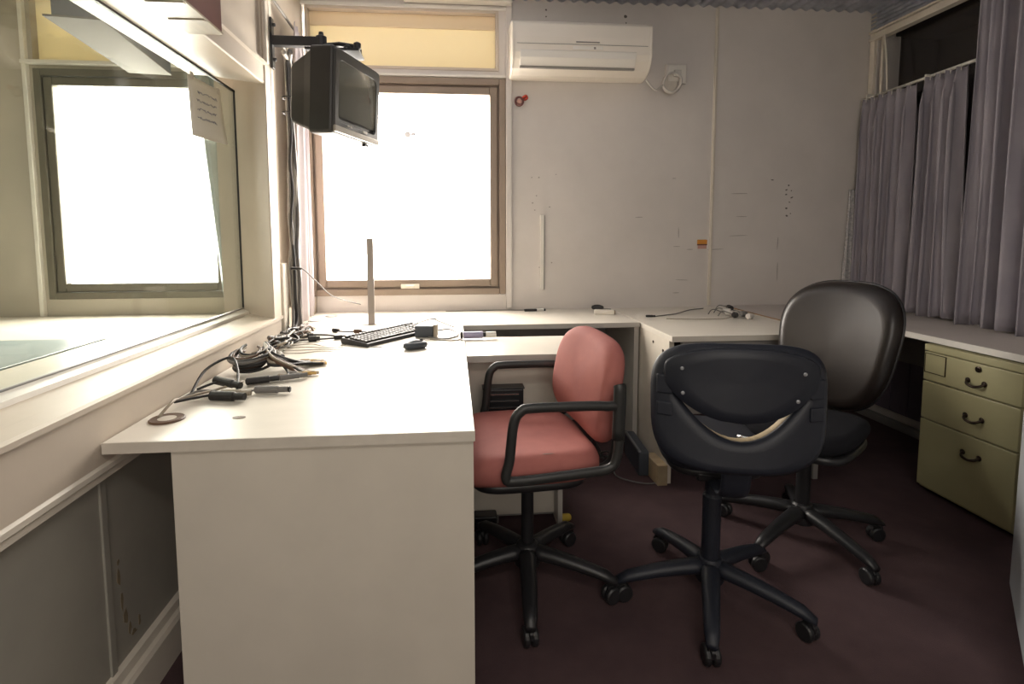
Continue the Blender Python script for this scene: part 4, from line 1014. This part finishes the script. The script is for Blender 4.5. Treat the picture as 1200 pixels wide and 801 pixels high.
# little things on the window table
t = thing('memory_stick', 'small black and white stick at the back of the window table', 'stick', (.50, 3.30, Z), R(4))
obj('black_part', B((-.06, .02, -.012, .012, 0, .014)), MT['black_plastic'], t, bevel=.003); obj('white_part', B((.02, .065, -.012, .012, 0, .016)), MT['white_trim'], t, bevel=.003); obj('end_cap', B((.065, .075, -.011, .011, .001, .014)), MT['black_plastic'], t)
t = thing('plastic_block', 'flat cream plastic block on the window table', 'block', (.905, 3.13, Z), R(-14))
obj('body', B((-.06, .06, -.025, .025, 0, .026)), MT['ac'], t, bevel=.006); obj('end', B((.060, .066, -.02, .02, .004, .022)), MT['board_edge'], t, bevel=.001)
t = thing('black_clip', 'small black clip at the wall behind the cream block', 'clip', (.92, 3.33, Z), R(-25))
bm = bmesh.new(); add_pad(bm, .08, .035, .026, e=2.2, n=20, soft=.4, crown=.006); xf(bm, T4((0, 0, .013))); obj('body', bm, MT['black_plastic'], t, smooth=True)
obj('tongue', B((.02, .085, -.008, .008, 0, .008)), MT['black_plastic'], t, bevel=.002)
# on the middle desk
cable([(1.16, 2.98, Z+.004), (1.24, 3.02, Z+.004), (1.34, 3.08, Z+.004), (1.48, 3.22, Z+.004), (1.60, 3.28, Z+.004)], .003, 'cable_grey', 'grey lead with black plug on the middle desk', parts=[('plug', (1.11, 2.985, Z+.006), (1.165, 2.98, Z+.006), .007, 'cable_black')])
cable([(1.20, 2.90, Z+.003), (1.36, 2.86, Z+.003), (1.52, 2.87, Z+.003), (1.60, 2.90, Z+.01)], .0025, 'cable_beige', 'thin beige lead crossing the middle desk')
for k, (x, y, m) in enumerate([(1.62, 2.92, 'cable_black'), (1.66, 3.05, 'cable_white'), (1.70, 2.95, 'cable_grey'), (1.68, 2.86, 'cable_white'), (1.735, 3.18, 'cable_black'), (1.60, 3.0, 'cable_white')]):
    a = rnd.uniform(0, 6.28); e = Vector((math.cos(a)*.045, math.sin(a)*.045, .006))
    lb = ['black plug nearest the left in the plug pile on the middle desk', 'white plug in the middle of the plug pile', 'grey plug beside the white ones on the middle desk', 'white plug at the front of the plug pile', 'black plug by the wall at the back of the plug pile', 'white plug at the left of the plug pile'][k]
    cable([(x-.09, y+.03, Z+.006), (x-.05, y+.05, Z+.03), (x, y, Z+.012)], .003, 'cable_grey', lb, cat='plug', name='plug_lead', parts=[('plug', (x, y, Z+.014), tuple(Vector((x, y, Z+.014))+e), .017, m)])
# on the floor
bm = bmesh.new(); add_pad(bm, .05, .03, .03, e=2.4, n=16, soft=.4); xf(bm, T4((0, 0, .016)))
o = obj('yellow_scrap', bm, MT['yellow'], smooth=True); o.location = (.462, 2.13, 0); tag(o, 'small yellow scrap on the carpet under the rose seat', 'scrap')
t = thing('black_power_brick', 'small black box on the carpet at the left under the rose seat', 'box', (.12, 2.13, 0))
obj('housing', B((-.05, .05, -.03, .03, 0, .05)), MT['black_plastic'], t, bevel=.006); obj('end_socket', B((.05, .058, -.015, .015, .012, .035)), MT['cable_grey'], t, bevel=.002)
cable([(.86, 2.70, .006), (.80, 2.52, .005), (.92, 2.42, .005), (1.01, 2.46, .006), (1.00, 2.58, .006), (.92, 2.66, .006)], .0035, 'cable_grey', 'pale cable looped on the carpet below the window table')
for k in range(5):
    pts = [(.70+rnd.uniform(-.06, .12), 2.85+rnd.uniform(-.18, .12), .008+rnd.uniform(0, .03)) for i in range(6)]
    cable(pts, .0045, 'cable_black', 'black cable tangled on the carpet behind the rose chair', group='black floor cables')
